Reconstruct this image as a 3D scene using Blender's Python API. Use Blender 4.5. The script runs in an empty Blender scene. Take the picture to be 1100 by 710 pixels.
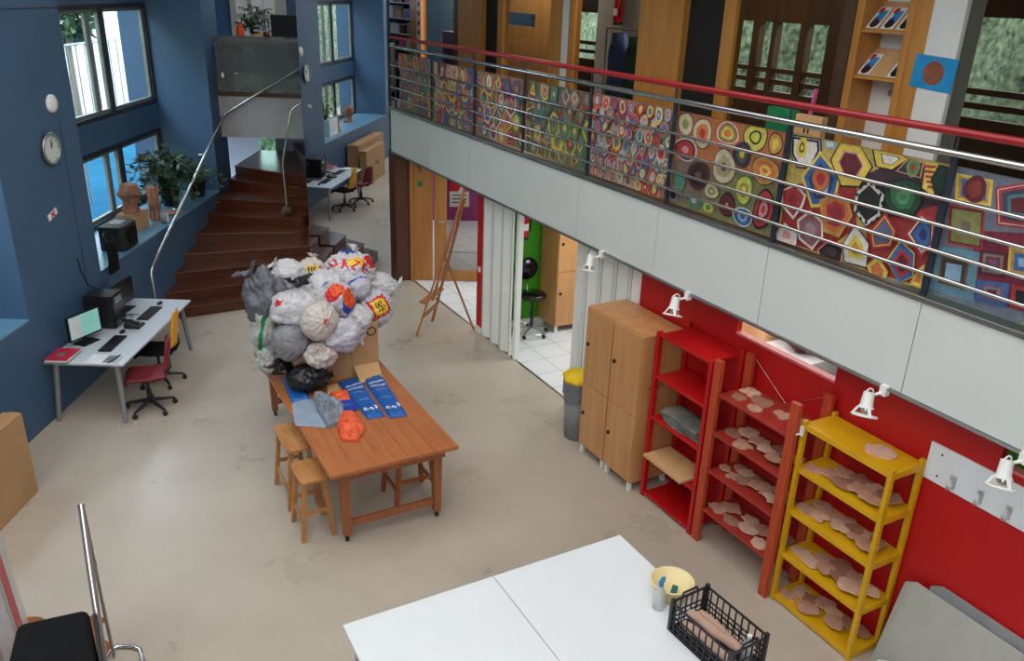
import bpy, math, random
import numpy as np
from mathutils import Vector, Matrix, noise
random.seed(7)
SC = bpy.context.scene
COL = SC.collection
rad = math.radians

# ------------------------------------------------------------------ frames
# X: across, towards the gallery wall; Y: along the gallery; Z: up (metres)
CAM_H = 4.7
F_PX = 887.07
YAW, PITCH, ROLL = 0.511596, 0.387889, 0.0354068
PH = rad(28.5)                                   # the left wall stands skewed to the gallery
W0 = Vector((-0.72, 9.35, 0.0))
def Lw(v, u, z):
    """point given across (v) / along (u) the left wall -> world"""
    return Vector((W0.x + u*math.sin(PH) + v*math.cos(PH), W0.y + u*math.cos(PH) - v*math.sin(PH), z))
IDF = lambda x, y, z: Vector((x, y, z))
PSI = rad(32.5)                                  # heading of the mirror wall's normal
MN = Vector((math.sin(PSI), math.cos(PSI), 0)); MT = Vector((MN.y, -MN.x, 0))
MC = Vector((4.889, 13.064, 0))                  # where the mirror wall meets the gallery front
def Mw(a, b, z):
    """along the mirror wall from the gallery corner (a, negative = left), b towards the room"""
    p = MC + MT*a - MN*b
    return Vector((p.x, p.y, z))

# ------------------------------------------------------------------ materials
def lin(c):
    c = c/255.0
    return c/12.92 if c <= 0.04045 else ((c+0.055)/1.055)**2.4
def rgb(r, g, b): return (lin(r), lin(g), lin(b), 1)
MATS = {}
def mat(name, c, rough=.5, metal=0.0, var=.08, scale=6.0, bump=0.0, bscale=40.0, stretch=None, c2=None, spec=.5, coat=0.0):
    if name in MATS: return MATS[name]
    m = bpy.data.materials.new(name); m.use_nodes = True
    nt = m.node_tree; n = nt.nodes; l = nt.links
    b = n['Principled BSDF']
    b.inputs['Roughness'].default_value = rough
    b.inputs['Metallic'].default_value = metal
    b.inputs['Specular IOR Level'].default_value = spec
    b.inputs['Coat Weight'].default_value = coat
    col = rgb(*c)
    tc = n.new('ShaderNodeTexCoord')
    mp = n.new('ShaderNodeMapping'); l.new(tc.outputs['Object'], mp.inputs['Vector'])
    if stretch: mp.inputs['Scale'].default_value = stretch
    nz = n.new('ShaderNodeTexNoise'); nz.inputs['Scale'].default_value = scale; nz.inputs['Detail'].default_value = 5
    l.new(mp.outputs['Vector'], nz.inputs['Vector'])
    rp = n.new('ShaderNodeValToRGB')
    d = rgb(*c2) if c2 else tuple(min(1, x*(1-2*var)) for x in col[:3])+(1,)
    e = col if c2 else tuple(min(1, x*(1+var)) for x in col[:3])+(1,)
    rp.color_ramp.elements[0].color = d; rp.color_ramp.elements[0].position = .3
    rp.color_ramp.elements[1].color = e; rp.color_ramp.elements[1].position = .7
    l.new(nz.outputs['Fac'], rp.inputs['Fac']); l.new(rp.outputs['Color'], b.inputs['Base Color'])
    if bump:
        n2 = n.new('ShaderNodeTexNoise'); n2.inputs['Scale'].default_value = bscale; n2.inputs['Detail'].default_value = 3
        l.new(tc.outputs['Object'], n2.inputs['Vector'])
        bp = n.new('ShaderNodeBump'); bp.inputs['Strength'].default_value = bump; bp.inputs['Distance'].default_value = .02
        l.new(n2.outputs['Fac'], bp.inputs['Height']); l.new(bp.outputs['Normal'], b.inputs['Normal'])
    MATS[name] = m
    return m
def glow(name, c, s):
    m = mat(name, c); b = m.node_tree.nodes['Principled BSDF']
    b.inputs['Emission Color'].default_value = rgb(*c); b.inputs['Emission Strength'].default_value = s
    return m
def glass(name, tint=(255, 255, 255), base=.03, rough=0.02):
    m = bpy.data.materials.new(name); m.use_nodes = True
    nt = m.node_tree; n = nt.nodes; l = nt.links; n.clear()
    o = n.new('ShaderNodeOutputMaterial'); mx = n.new('ShaderNodeMixShader')
    t = n.new('ShaderNodeBsdfTransparent'); t.inputs['Color'].default_value = rgb(*tint)
    g = n.new('ShaderNodeBsdfGlossy'); g.inputs['Roughness'].default_value = rough
    lw = n.new('ShaderNodeLayerWeight'); lw.inputs['Blend'].default_value = .5
    pw_ = n.new('ShaderNodeMath'); pw_.operation = 'POWER'; pw_.inputs[1].default_value = 5.0; l.new(lw.outputs['Facing'], pw_.inputs[0])
    fr = n.new('ShaderNodeMath'); fr.operation = 'MULTIPLY_ADD'; fr.inputs[1].default_value = .6; fr.inputs[2].default_value = base; l.new(pw_.outputs[0], fr.inputs[0])
    l.new(fr.outputs[0], mx.inputs['Fac']); l.new(t.outputs[0], mx.inputs[1]); l.new(g.outputs[0], mx.inputs[2])
    l.new(mx.outputs[0], o.inputs['Surface']); MATS[name] = m
    return m
def frosted(name, c, alpha):
    m = mat(name, c, .35, var=.15, scale=2.0)
    m.node_tree.nodes['Principled BSDF'].inputs['Alpha'].default_value = alpha
    return m

def tiles(name, c, joint, size, rough=.3):
    m = bpy.data.materials.new(name); m.use_nodes = True
    nt = m.node_tree; n = nt.nodes; l = nt.links; b = n['Principled BSDF']
    tc = n.new('ShaderNodeTexCoord'); br = n.new('ShaderNodeTexBrick')
    br.offset = 0; br.inputs['Color1'].default_value = rgb(*c); br.inputs['Color2'].default_value = rgb(*[x-4 for x in c])
    br.inputs['Mortar'].default_value = rgb(*joint); br.inputs['Scale'].default_value = 1
    br.inputs['Mortar Size'].default_value = .008; br.inputs['Brick Width'].default_value = size; br.inputs['Row Height'].default_value = size
    l.new(tc.outputs['Object'], br.inputs['Vector']); l.new(br.outputs['Color'], b.inputs['Base Color'])
    b.inputs['Roughness'].default_value = rough
    MATS[name] = m
    return m

def floor_material():
    m = bpy.data.materials.new('polished_floor'); m.use_nodes = True
    nt = m.node_tree; n = nt.nodes; l = nt.links; b = n['Principled BSDF']
    tc = n.new('ShaderNodeTexCoord')
    a = n.new('ShaderNodeTexNoise'); a.inputs['Scale'].default_value = .9; a.inputs['Detail'].default_value = 8; a.inputs['Roughness'].default_value = .65
    l.new(tc.outputs['Object'], a.inputs['Vector'])
    r = n.new('ShaderNodeValToRGB'); r.color_ramp.elements[0].position = .3; r.color_ramp.elements[1].position = .72
    r.color_ramp.elements[0].color = rgb(172, 161, 147); r.color_ramp.elements[1].color = rgb(190, 179, 165)
    l.new(a.outputs['Fac'], r.inputs['Fac'])
    s = n.new('ShaderNodeTexNoise'); s.inputs['Scale'].default_value = 26; s.inputs['Detail'].default_value = 2   # scattered dark specks
    l.new(tc.outputs['Object'], s.inputs['Vector'])
    r2 = n.new('ShaderNodeValToRGB'); r2.color_ramp.elements[0].position = .80; r2.color_ramp.elements[1].position = .84
    l.new(s.outputs['Fac'], r2.inputs['Fac'])
    mx = n.new('ShaderNodeMixRGB'); mx.inputs['Color2'].default_value = rgb(156, 145, 131)
    l.new(r2.outputs['Color'], mx.inputs['Fac']); l.new(r.outputs['Color'], mx.inputs['Color1'])
    l.new(mx.outputs['Color'], b.inputs['Base Color'])
    r3 = n.new('ShaderNodeValToRGB'); r3.color_ramp.elements[0].color = (.22, .22, .22, 1); r3.color_ramp.elements[1].color = (.36, .36, .36, 1)
    l.new(a.outputs['Fac'], r3.inputs['Fac']); l.new(r3.outputs['Color'], b.inputs['Roughness'])
    MATS['floor'] = m
    return m

M = MATS
floor_material()
mat('blue_paint', (62, 92, 124), .5, var=.04, scale=1.2)
mat('blue_sill', (96, 138, 168), .3, var=.04, scale=2)
mat('red_paint', (186, 14, 18), .5, var=.03, scale=2)
mat('red_shelf', (180, 12, 16), .42, var=.06)
mat('orange_red', (184, 68, 34), .5, var=.12, scale=5, stretch=(8, 8, 1))
mat('brown_red', (158, 46, 34), .5, var=.1)
mat('yellow_paint', (212, 162, 18), .38, var=.05)
mat('green_paint', (62, 152, 14), .55, var=.03)
mat('purple_paint', (150, 58, 120), .55, var=.03)
mat('white_paint', (236, 236, 234), .5, var=.02)
mat('panel_white', (208, 212, 210), .5, var=.015, scale=1.5)
mat('grey_wall', (150, 152, 158), .6, var=.06, scale=2)
mat('fascia_grey', (168, 166, 168), .6, var=.03)
mat('melamine', (226, 230, 235), .22, var=.012, scale=3)
mat('desk_top', (196, 204, 214), .3, var=.02)
mat('steel', (205, 205, 205), .16, 1.0, var=.03)
mat('brushed', (168, 170, 170), .32, 1.0, var=.05)
mat('grey_metal', (150, 152, 156), .4, .6, var=.04)
mat('rail_red', (150, 26, 34), .28, var=.04)
mat('black', (20, 20, 23), .5, var=.1)
mat('black_gloss', (13, 13, 17), .2, var=.05)
mat('black_cloth', (15, 15, 18), .85, var=.15, spec=.2, bump=.3, bscale=120)
mat('dark_gap', (26, 24, 24), .7)
mat('rubber', (30, 30, 32), .7)
mat('stair_wood', (94, 47, 25), .3, var=.25, scale=3.0, stretch=(1, 8, 8), c2=(66, 31, 16))
mat('table_wood', (184, 114, 68), .38, var=.1, scale=2.5, stretch=(9, .8, 9), c2=(160, 92, 52))
mat('leg_wood', (152, 90, 54), .45, var=.1, scale=4, stretch=(6, 6, 1))
mat('stool_wood', (190, 134, 82), .45, scale=4, stretch=(6, 1, 6), c2=(164, 108, 60))
mat('stool_dark', (168, 92, 46), .45, scale=4, stretch=(6, 1, 6), c2=(140, 72, 34))
mat('locker_wood', (200, 148, 98), .42, scale=2.2, stretch=(5, 5, .7), c2=(184, 130, 82))
mat('locker_edge', (170, 116, 66), .5, var=.08, scale=4)
mat('door_wood', (180, 122, 66), .4, scale=2, stretch=(6, 6, .6), c2=(160, 102, 50))
mat('gallery_wood', (206, 146, 72), .4, scale=2, stretch=(6, 6, .6), c2=(182, 120, 52))
mat('ochre_wood', (150, 118, 72), .35, scale=1.6, stretch=(5, 5, .6), c2=(128, 96, 56))
mat('dark_wood', (92, 64, 46), .4, scale=2, stretch=(5, 5, .6), c2=(70, 48, 34))
mat('jamb_brown', (84, 40, 34), .4, var=.1)
mat('easel_wood', (176, 112, 66), .5, var=.1)
mat('cardboard', (178, 140, 100), .8, var=.05, scale=3)
mat('cardboard_dark', (152, 114, 74), .8, var=.05, scale=3)
mat('kraft', (202, 160, 112), .7, var=.05)
mat('clay', (198, 154, 130), .85, scale=9, c2=(176, 130, 108), bump=.5, bscale=60)
mat('clay_dark', (150, 104, 84), .8, var=.15, bump=.5, bscale=40)
mat('bag_white', (204, 203, 209), .38, var=.04, scale=7, bump=.8, bscale=22)
mat('bag_milky', (186, 190, 192), .35, scale=7, c2=(160, 162, 150), bump=.8, bscale=24)
mat('bag_lilac', (196, 195, 208), .38, var=.05, scale=7, bump=.8, bscale=22)
mat('bag_cream', (205, 195, 190), .4, var=.05, scale=7, bump=.8, bscale=22)
mat('bag_grey', (116, 118, 128), .4, scale=6, c2=(80, 82, 92), bump=1, bscale=24)
mat('bag_dull', (136, 136, 142), .42, var=.06, scale=6, bump=.6, bscale=24)
mat('bag_black', (24, 22, 26), .28, var=.15, bump=.7, bscale=22)
mat('bag_silver', (150, 158, 172), .35, scale=6, c2=(116, 126, 142), bump=1, bscale=26)
mat('bag_orange', (236, 104, 60), .4, scale=6, c2=(220, 84, 44), bump=.9, bscale=26)
mat('bag_sheet', (150, 166, 186), .3, var=.06, bump=.5, bscale=20)
mat('print_red', (206, 32, 44), .4); mat('print_yellow', (236, 196, 50), .4); mat('print_black', (34, 30, 32), .4)
mat('print_blue', (44, 70, 170), .4); mat('print_orange', (236, 88, 34), .4); mat('print_green', (26, 120, 74), .4)
mat('sack_blue', (22, 92, 172), .42, var=.06, bump=.4, bscale=18)
mat('sack_deep', (26, 62, 168), .4, var=.06)
mat('ink_white', (226, 230, 240), .5); mat('ink_dark', (60, 44, 36), .6); mat('ink_brown', (92, 56, 32), .7)
mat('paper', (226, 226, 226), .7, var=.03); mat('paper_red', (190, 36, 62), .45, var=.05)
mat('plastic_white', (232, 232, 230), .35, var=.02)
mat('plastic_cream', (232, 214, 160), .35, var=.02)
mat('plastic_black', (30, 28, 34), .4, var=.1)
mat('plastic_blue', (40, 130, 200), .35); mat('plastic_yellow', (238, 196, 20), .4, var=.04)
mat('plastic_grey', (138, 140, 142), .4, var=.05)
mat('seat_red', (114, 20, 32), .6, var=.05); mat('seat_yellow', (226, 158, 36), .35, var=.05)
mat('leaf', (58, 86, 52), .45, scale=9, c2=(34, 58, 36)); mat('leaf_pale', (120, 146, 90), .5, scale=5, c2=(62, 92, 48))
mat('pot_dark', (36, 32, 32), .6); mat('pot_white', (226, 230, 236), .4)
mat('frame_dark', (34, 40, 52), .45); mat('frame_grey', (118, 126, 122), .5)
mat('facade', (150, 152, 150), .7, var=.02, scale=1); mat('yard_blue', (24, 78, 104), .9, var=.1, scale=1.5, spec=.05)
mat('bark', (90, 80, 66), .9)
mat('hedge', (172, 188, 152), .7, scale=9, c2=(50, 66, 48), bump=1.0, bscale=9)
mat('coat_blue', (84, 98, 158), .85, var=.2); mat('coat_green', (70, 104, 88), .85, var=.2); mat('maroon', (92, 30, 40), .7, var=.15)
mat('ext_red', (178, 22, 30), .3); mat('pink', (220, 84, 150), .6); mat('purple', (158, 118, 190), .6, var=.3, scale=14)
mat('poster_blue', (30, 150, 214), .6); mat('poster_brown', (150, 88, 62), .7, var=.1, scale=14)
mat('folder_grey', (120, 124, 128), .5)
mat('sponge_green', (20, 92, 88), .8); mat('wicker', (104, 78, 64), .8, var=.35, scale=24, bump=1, bscale=90)
mat('clay_pale', (216, 180, 158), .85, scale=9, c2=(198, 158, 136), bump=.5, bscale=60); mat('niche_sill_lit', (226, 128, 124), .5); mat('clay_rose', (168, 120, 98), .85, scale=9, c2=(150, 104, 84), bump=.5, bscale=60); mat('cloth_grey', (126, 126, 118), .85, scale=5, c2=(84, 86, 80)); mat('clay_roll', (192, 160, 142), .8, scale=8, c2=(170, 138, 122)); mat('hook_metal', (206, 208, 210), .3, .5)
mat('mirror_glass', (222, 226, 228), .008, 1.0, var=0)
mat('clock_face', (208, 216, 210), .4, var=.02)
mat('grey_board', (172, 172, 164), .6, var=.03)
mat('orange_cloth', (150, 88, 40), .8, var=.12)
mat('screen_off', (14, 15, 20), .15, var=0)
glow('screen_on', (120, 176, 168), .55)
glow('lamp_glow', (255, 244, 224), 2.0)
glass('pane'); glass('pane_green', (222, 236, 226)); glass('pane_room', (214, 214, 208), .002)
frosted('parapet_glass', (112, 120, 114), .62); frosted('bottle_plastic', (232, 236, 240), .5)
frosted('wrap', (220, 222, 226), .6)
tiles('tile_white', (226, 228, 232), (178, 180, 188), .42)

# ------------------------------------------------------------------ mesh building
ROOT_M = {}
class MB:
    def __init__(s, fr=IDF): s.v = []; s.f = []; s.mi = []; s.sm = []; s.fr = fr
    def add(s, vs, fs, m=0, smooth=False):
        k = len(s.v)
        s.v += [s.fr(*p) for p in vs]
        for f in fs: s.f.append([k+i for i in f]); s.mi.append(m); s.sm.append(smooth)
        return s
    def box(s, x0, x1, y0, y1, z0, z1, m=0):
        vs = [(x, y, z) for z in (z0, z1) for y in (y0, y1) for x in (x0, x1)]
        return s.add(vs, [(0, 2, 3, 1), (4, 5, 7, 6), (0, 1, 5, 4), (2, 6, 7, 3), (0, 4, 6, 2), (1, 3, 7, 5)], m)
    def hexa(s, b, t, m=0):
        """b, t: four corners each, same winding"""
        return s.add(list(b)+list(t), [(3, 2, 1, 0), (4, 5, 6, 7), (0, 1, 5, 4), (1, 2, 6, 5), (2, 3, 7, 6), (3, 0, 4, 7)], m)
    def beam(s, p, q, w, h, m=0, up=(0, 0, 1)):
        p, q = Vector(p), Vector(q); d = (q-p).normalized(); up = Vector(up)
        if abs(d.dot(up)) > .97: up = Vector((0, 1, 0))
        a = d.cross(up).normalized()*w/2; b = a.cross(d).normalized()*h/2
        return s.hexa([p-a-b, p+a-b, p+a+b, p-a+b], [q-a-b, q+a-b, q+a+b, q-a+b], m)
    def cyl(s, p, q, r, r2=None, n=14, m=0, smooth=True, cap=True):
        r2 = r if r2 is None else r2
        p, q = Vector(p), Vector(q); d = (q-p).normalized(); u = Vector((0, 0, 1)) if abs(d.z) < .9 else Vector((1, 0, 0))
        a = d.cross(u).normalized(); b = d.cross(a)
        vs = []
        for c, R in ((p, r), (q, r2)):
            vs += [c+(a*math.cos(2*math.pi*i/n)+b*math.sin(2*math.pi*i/n))*R for i in range(n)]
        s.add(vs, [(i, (i+1) % n, n+(i+1) % n, n+i) for i in range(n)], m, smooth)
        if cap: s.add(vs, [tuple(range(n-1, -1, -1)), tuple(range(n, 2*n))], m)
        return s
    def tube(s, pts, r, n=8, m=0, closed=False):
        pts = [Vector(p) for p in pts]; k = len(pts); vs = []
        prev = None
        for i, p in enumerate(pts):
            if closed: d = pts[(i+1) % k]-pts[i-1]
            else: d = pts[min(i+1, k-1)]-pts[max(i-1, 0)]
            d.normalize()
            if prev is None:
                u = Vector((0, 0, 1)) if abs(d.z) < .9 else Vector((1, 0, 0)); a = d.cross(u).normalized()
            else: a = (prev-d*prev.dot(d)).normalized()
            prev = a; b = d.cross(a)
            R = r[i] if isinstance(r, (list, tuple)) else r
            vs += [p+(a*math.cos(2*math.pi*j/n)+b*math.sin(2*math.pi*j/n))*R for j in range(n)]
        fs = []
        for i in range(k if closed else k-1):
            o, e = i*n, ((i+1) % k)*n
            fs += [(o+j, o+(j+1) % n, e+(j+1) % n, e+j) for j in range(n)]
        s.add(vs, fs, m, True)
        if not closed: s.add(vs, [tuple(range(n-1, -1, -1)), tuple(range((k-1)*n, k*n))], m)
        return s
    def lathe(s, prof, c, n=24, m=0, smooth=True):
        vs = [(c[0]+r*math.cos(2*math.pi*i/n), c[1]+r*math.sin(2*math.pi*i/n), c[2]+z) for r, z in prof for i in range(n)]
        fs = [(j*n+i, j*n+(i+1) % n, (j+1)*n+(i+1) % n, (j+1)*n+i) for j in range(len(prof)-1) for i in range(n)]
        return s.add(vs, fs, m, smooth)
    def prism(s, poly, z0, z1, m=0):
        n = len(poly)
        return s.add([(x, y, z0) for x, y in poly]+[(x, y, z1) for x, y in poly],
                     [tuple(range(n-1, -1, -1)), tuple(range(n, 2*n))]+[(i, (i+1) % n, n+(i+1) % n, n+i) for i in range(n)], m)
    def poly(s, pts, m=0): return s.add(pts, [tuple(range(len(pts)))], m)
    def plate(s, pts, d, m=0):
        """polygon pts swept by vector d"""
        n = len(pts); d = Vector(d); a = [Vector(p) for p in pts]
        return s.add(a+[p+d for p in a], [tuple(range(n-1, -1, -1)), tuple(range(n, 2*n))]+[(i, (i+1) % n, n+(i+1) % n, n+i) for i in range(n)], m)
    def grid(s, fn, nu, nv, m=0, smooth=True, mfn=None, thick=None):
        vs = [fn(i/nu, j/nv) for j in range(nv+1) for i in range(nu+1)]
        k = len(s.v); s.v += [s.fr(*p) for p in vs]
        for j in range(nv):
            for i in range(nu):
                a = j*(nu+1)+i
                s.f.append([k+a, k+a+1, k+a+nu+2, k+a+nu+1]); s.sm.append(smooth)
                s.mi.append(mfn((i+.5)/nu, (j+.5)/nv) if mfn else m)
        return s
    def ball(s, c, r, n=14, m=0):
        r = (r, r, r) if not isinstance(r, (tuple, list)) else r
        return s.lathe_e(c, r, n, m)
    def lathe_e(s, c, r, n, m):
        k = max(6, n//2); vs = []
        for j in range(k+1):
            t = math.pi*j/k
            for i in range(n):
                p = 2*math.pi*i/n
                vs.append((c[0]+r[0]*math.sin(t)*math.cos(p), c[1]+r[1]*math.sin(t)*math.sin(p), c[2]-r[2]*math.cos(t)))
        fs = [(j*n+i, j*n+(i+1) % n, (j+1)*n+(i+1) % n, (j+1)*n+i) for j in range(k) for i in range(n)]
        return s.add(vs, fs, m, True)
    def build(s, name, mats, parent=None, bevel=0, seg=2, solid=0, sub=0, weld=False):
        if not isinstance(mats, (list, tuple)): mats = [mats]
        me = bpy.data.meshes.new(name)
        vs = s.v; loc = Vector((0, 0, 0))
        top = parent
        while top is not None and top.parent is not None: top = top.parent
        if top is not None:
            inv = ROOT_M[top.name].inverted(); vs = [inv @ p for p in vs]
        else:
            xs, ys, zs = zip(*[(p.x, p.y, p.z) for p in vs])
            loc = Vector(((min(xs)+max(xs))/2, (min(ys)+max(ys))/2, min(zs))); vs = [p-loc for p in vs]
        me.from_pydata([tuple(p) for p in vs], [], s.f)
        for x in mats: me.materials.append(M[x] if isinstance(x, str) else x)
        me.polygons.foreach_set('material_index', s.mi); me.polygons.foreach_set('use_smooth', s.sm)
        if weld:
            import bmesh
            bm = bmesh.new(); bm.from_mesh(me); bmesh.ops.remove_doubles(bm, verts=bm.verts, dist=1e-5); bm.to_mesh(me); bm.free()
        me.update()
        o = bpy.data.objects.new(name, me); COL.objects.link(o); o.location = loc
        if parent is not None: o.parent = parent
        else: ROOT_M[o.name] = Matrix.Translation(loc)
        if solid:
            q = o.modifiers.new('thickness', 'SOLIDIFY'); q.thickness = solid; q.offset = 0
        if sub:
            q = o.modifiers.new('subdiv', 'SUBSURF'); q.levels = q.render_levels = sub
        if bevel:
            q = o.modifiers.new('bevel', 'BEVEL'); q.width = bevel; q.segments = seg; q.limit_method = 'ANGLE'; q.angle_limit = rad(40)
        return o
def tag(o, label, cat, group=None, kind=None):
    o['label'] = label; o['category'] = cat
    if group: o['group'] = group
    if kind: o['kind'] = kind
    return o
def thing(name, loc, label, cat, rot=0.0, group=None):
    o = bpy.data.objects.new(name, None); COL.objects.link(o); o.empty_display_size = .1
    o.location = loc; o.rotation_euler = (0, 0, rot)
    ROOT_M[o.name] = Matrix.Translation(Vector(loc)) @ Matrix.Rotation(rot, 4, 'Z')
    return tag(o, label, cat, group)
def loc_frame(o):
    """frame for building in a thing's own local coordinates"""
    m = ROOT_M[o.name]
    return lambda x, y, z: m @ Vector((x, y, z))
def struct(o): o['kind'] = 'structure'; return o
def copy_tree(o, parent=None):
    c = o.copy(); COL.objects.link(c)
    if parent is not None: c.parent = parent
    for ch in o.children: copy_tree(ch, c)
    return c
def dup(o, loc, rot, label, group=None):
    c = copy_tree(o); c.location = loc; c.rotation_euler = (0, 0, rot); c['label'] = label
    if group: c['group'] = group
    ROOT_M[c.name] = Matrix.Translation(Vector(loc)) @ Matrix.Rotation(rot, 4, 'Z')
    return c
def text_mesh(txt, size, fr, name, m, parent, depth=.001, rot_align='CENTER'):
    """lettering as a mesh: local x right, y up, z out of the surface, mapped by fr"""
    cu = bpy.data.curves.new('lettering', 'FONT'); cu.body = txt; cu.size = size; cu.align_x = rot_align; cu.align_y = 'CENTER'; cu.extrude = depth
    t = bpy.data.objects.new('lettering', cu); COL.objects.link(t)
    dg = bpy.context.evaluated_depsgraph_get(); me = bpy.data.meshes.new_from_object(t.evaluated_get(dg))
    b = MB(fr); b.add([tuple(v.co) for v in me.vertices], [tuple(p.vertices) for p in me.polygons])
    bpy.data.objects.remove(t); bpy.data.curves.remove(cu)
    return b.build(name, m, parent)
def face_frame(o, x, y, n=None):
    """surface frame: origin o, x right, y up, z outward"""
    o, x, y = Vector(o), Vector(x).normalized(), Vector(y).normalized(); z = x.cross(y)
    return lambda a, b, c: o+x*a+y*b+z*c
def fbm(p, k=3): return noise.fractal(Vector(p), 1.0, 2.0, k)

# ================================================================== THE ROOM
def S(b, name, m, **k): return struct(b.build(name, m, **k))
b = MB(); b.poly([(-13, -5, 0), (5.16, -5, 0), (5.16, 12.95, 0), (0, 18, 0), (-13, 18, 0)]); S(b, 'floor', 'floor')
b = MB(); b.poly([(5.16, -5, 0), (11, -5, 0), (11, 17, 0), (5.16, 17, 0)]); S(b, 'floor_side_rooms', 'tile_white')
b = MB(); b.box(5.145, 5.175, 6.47, 12.85, 0, .006); S(b, 'trim_1', 'brushed')

# left wall: deep piers, two bays of windows between them
ZT = 6.9
def pier(u0, u1, name):
    b = MB(Lw); b.box(-1.38, 0, u0, u1, 0, ZT); return S(b, name, 'blue_paint')
pier(.42, 2.10, 'wall_left_pier'); pier(6.68, 7.4, 'wall_left_far'); pier(-6.6, -4.75, 'wall_left_near'); pier(-13, -9.6, 'wall_left_end')
b = MB(Lw); b.box(-1.38, 0, -9.6, -6.6, 0, ZT); S(b, 'wall_left_back', 'blue_paint')
def bay(u0, u1, k):
    b = MB(Lw); b.box(-1.05, 0, u0, u1, 0, 1.25); S(b, 'wall_left_sill_%d' % k, 'blue_paint')
    b = MB(Lw); b.box(-1.0, .004, u0, u1, 1.25, 1.27); S(b, 'trim_sill_%d' % k, 'blue_sill')
    b = MB(Lw); b.box(-1.1, -.9, u0, u1, 2.36, 2.76); b.box(-1.1, -.9, u0, u1, 4.36, ZT); S(b, 'wall_left_spandrel_%d' % k, 'blue_paint')
    for j, (z0, z1) in enumerate(((1.27, 2.36), (2.76, 4.36))):
        root = bpy.data.objects.new('window_%d' % (2*k+j-1), None); COL.objects.link(root); root.location = Lw(-.97, (u0+u1)/2, z0); root['kind'] = 'structure'
        ROOT_M[root.name] = Matrix.Translation(root.location)
        f = MB(Lw); w = .07; um = u0+(u1-u0)*.665 if k == 1 else u0+(u1-u0)*.335
        f.box(-1.0, -.9, u0, u1, z0, z0+w); f.box(-1.0, -.9, u0, u1, z1-w, z1)
        for uu in (u0, um-w, u1-w): f.box(-1.0, -.9, uu, uu+w, z0, z1)
        f.build('window_frame', 'frame_dark', root, bevel=.006)
        g = MB(Lw)                                                     # sliding sashes
        for a, c in ((u0+w, um-w), (um, u1-w)):
            for uu in (a, c-.05): g.box(-.99, -.94, uu, uu+.05, z0+w, z1-w)
            g.box(-.99, -.94, a, c, z0+w, z0+w+.05); g.box(-.99, -.94, a, c, z1-w-.05, z1-w)
        uq = u0+(u1-u0)*(.555 if k == 1 else .42); g.box(-.99, -.95, uq, uq+.13, z0+w, z1-w)
        g.build('sash', 'frame_grey', root)
        p = MB(Lw); p.box(-.972, -.966, u0+w, u1-w, z0+w, z1-w); p.build('pane', 'pane', root)
bay(2.10, 6.68, 1); bay(-4.75, .42, 2)
# thin joints in the pier cladding
b = MB(Lw); b.box(0, .003, .42, 2.10, 4.375, 4.39); b.box(0, .003, 1.72, 1.73, 0, 3.2); S(b, 'trim_joint', 'frame_dark')

# mirror wall
b = MB(Mw); b.box(-1.44, 0, -.22, -.012, 0, ZT); S(b, 'wall_far', 'blue_paint')
b = MB(Mw); b.box(-1.44, -.0, -.012, 0, .01, 5.4)
tag(b.build('wall_mirror', 'mirror_glass'), 'huge frameless wall mirror beside the stairs reflecting the blue room', 'mirror')
# under-gallery end wall with its doors continues the same plane
def Dw(a, bb, z): return Vector((5.16+.885*a-.464*bb*1.0, 12.82-.464*a-.885*bb, z))   # a along, bb towards the room
b = MB(); b.box(4.87, 5.19, 12.80, 13.30, 0, 2.22); S(b, 'trim_jamb', 'jamb_brown', bevel=.01)

# gallery slab, fascia, floors and ceilings
SEAM = [-1.0, .40, 1.80, 3.18, 4.57, 5.98, 7.35, 8.70, 10.05, 11.40, 12.98]
b = MB()
for y0, y1 in zip(SEAM, SEAM[1:]): b.box(4.889, 4.915, y0+.004, y1-.004, 2.225, 2.895)
S(b, 'wall_gallery_fascia', 'panel_white')
b = MB(); b.box(4.92, 11, -5, 19, 2.28, 2.86); S(b, 'floor_gallery', 'grey_wall')
b = MB(); b.box(4.872, 5.02, -1, 12.98, 2.895, 2.935); S(b, 'trim_gallery_edge', 'brushed', bevel=.006)
b = MB(); b.box(4.868, 4.925, -1, 12.98, 2.205, 2.222); S(b, 'trim_fascia_foot', 'brushed')
b = MB(); b.box(4.895, 4.93, -1, 12.98, 2.19, 2.205); S(b, 'trim_fascia_gasket', 'black')
b = MB(); b.box(4.93, 11, -5, 17, 2.24, 2.28); S(b, 'ceiling_side_rooms', 'white_paint')
b = MB(); b.box(4.9, 9.7, -5, 23, 5.7, 5.8); S(b, 'ceiling_gallery', 'white_paint')
b = MB(); q_ = [Lw(-2, -16, 0), Vector((12, -6, 0)), Vector((9.7, 24, 0)), Lw(-2, 14, 0)]; b.prism([(p.x, p.y) for p in q_], ZT, ZT+.12); S(b, 'ceiling', 'white_paint')
b = MB(); b.box(-15, 11, -5.2, -5.0, 0, ZT); S(b, 'wall_back', 'white_paint')

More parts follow.
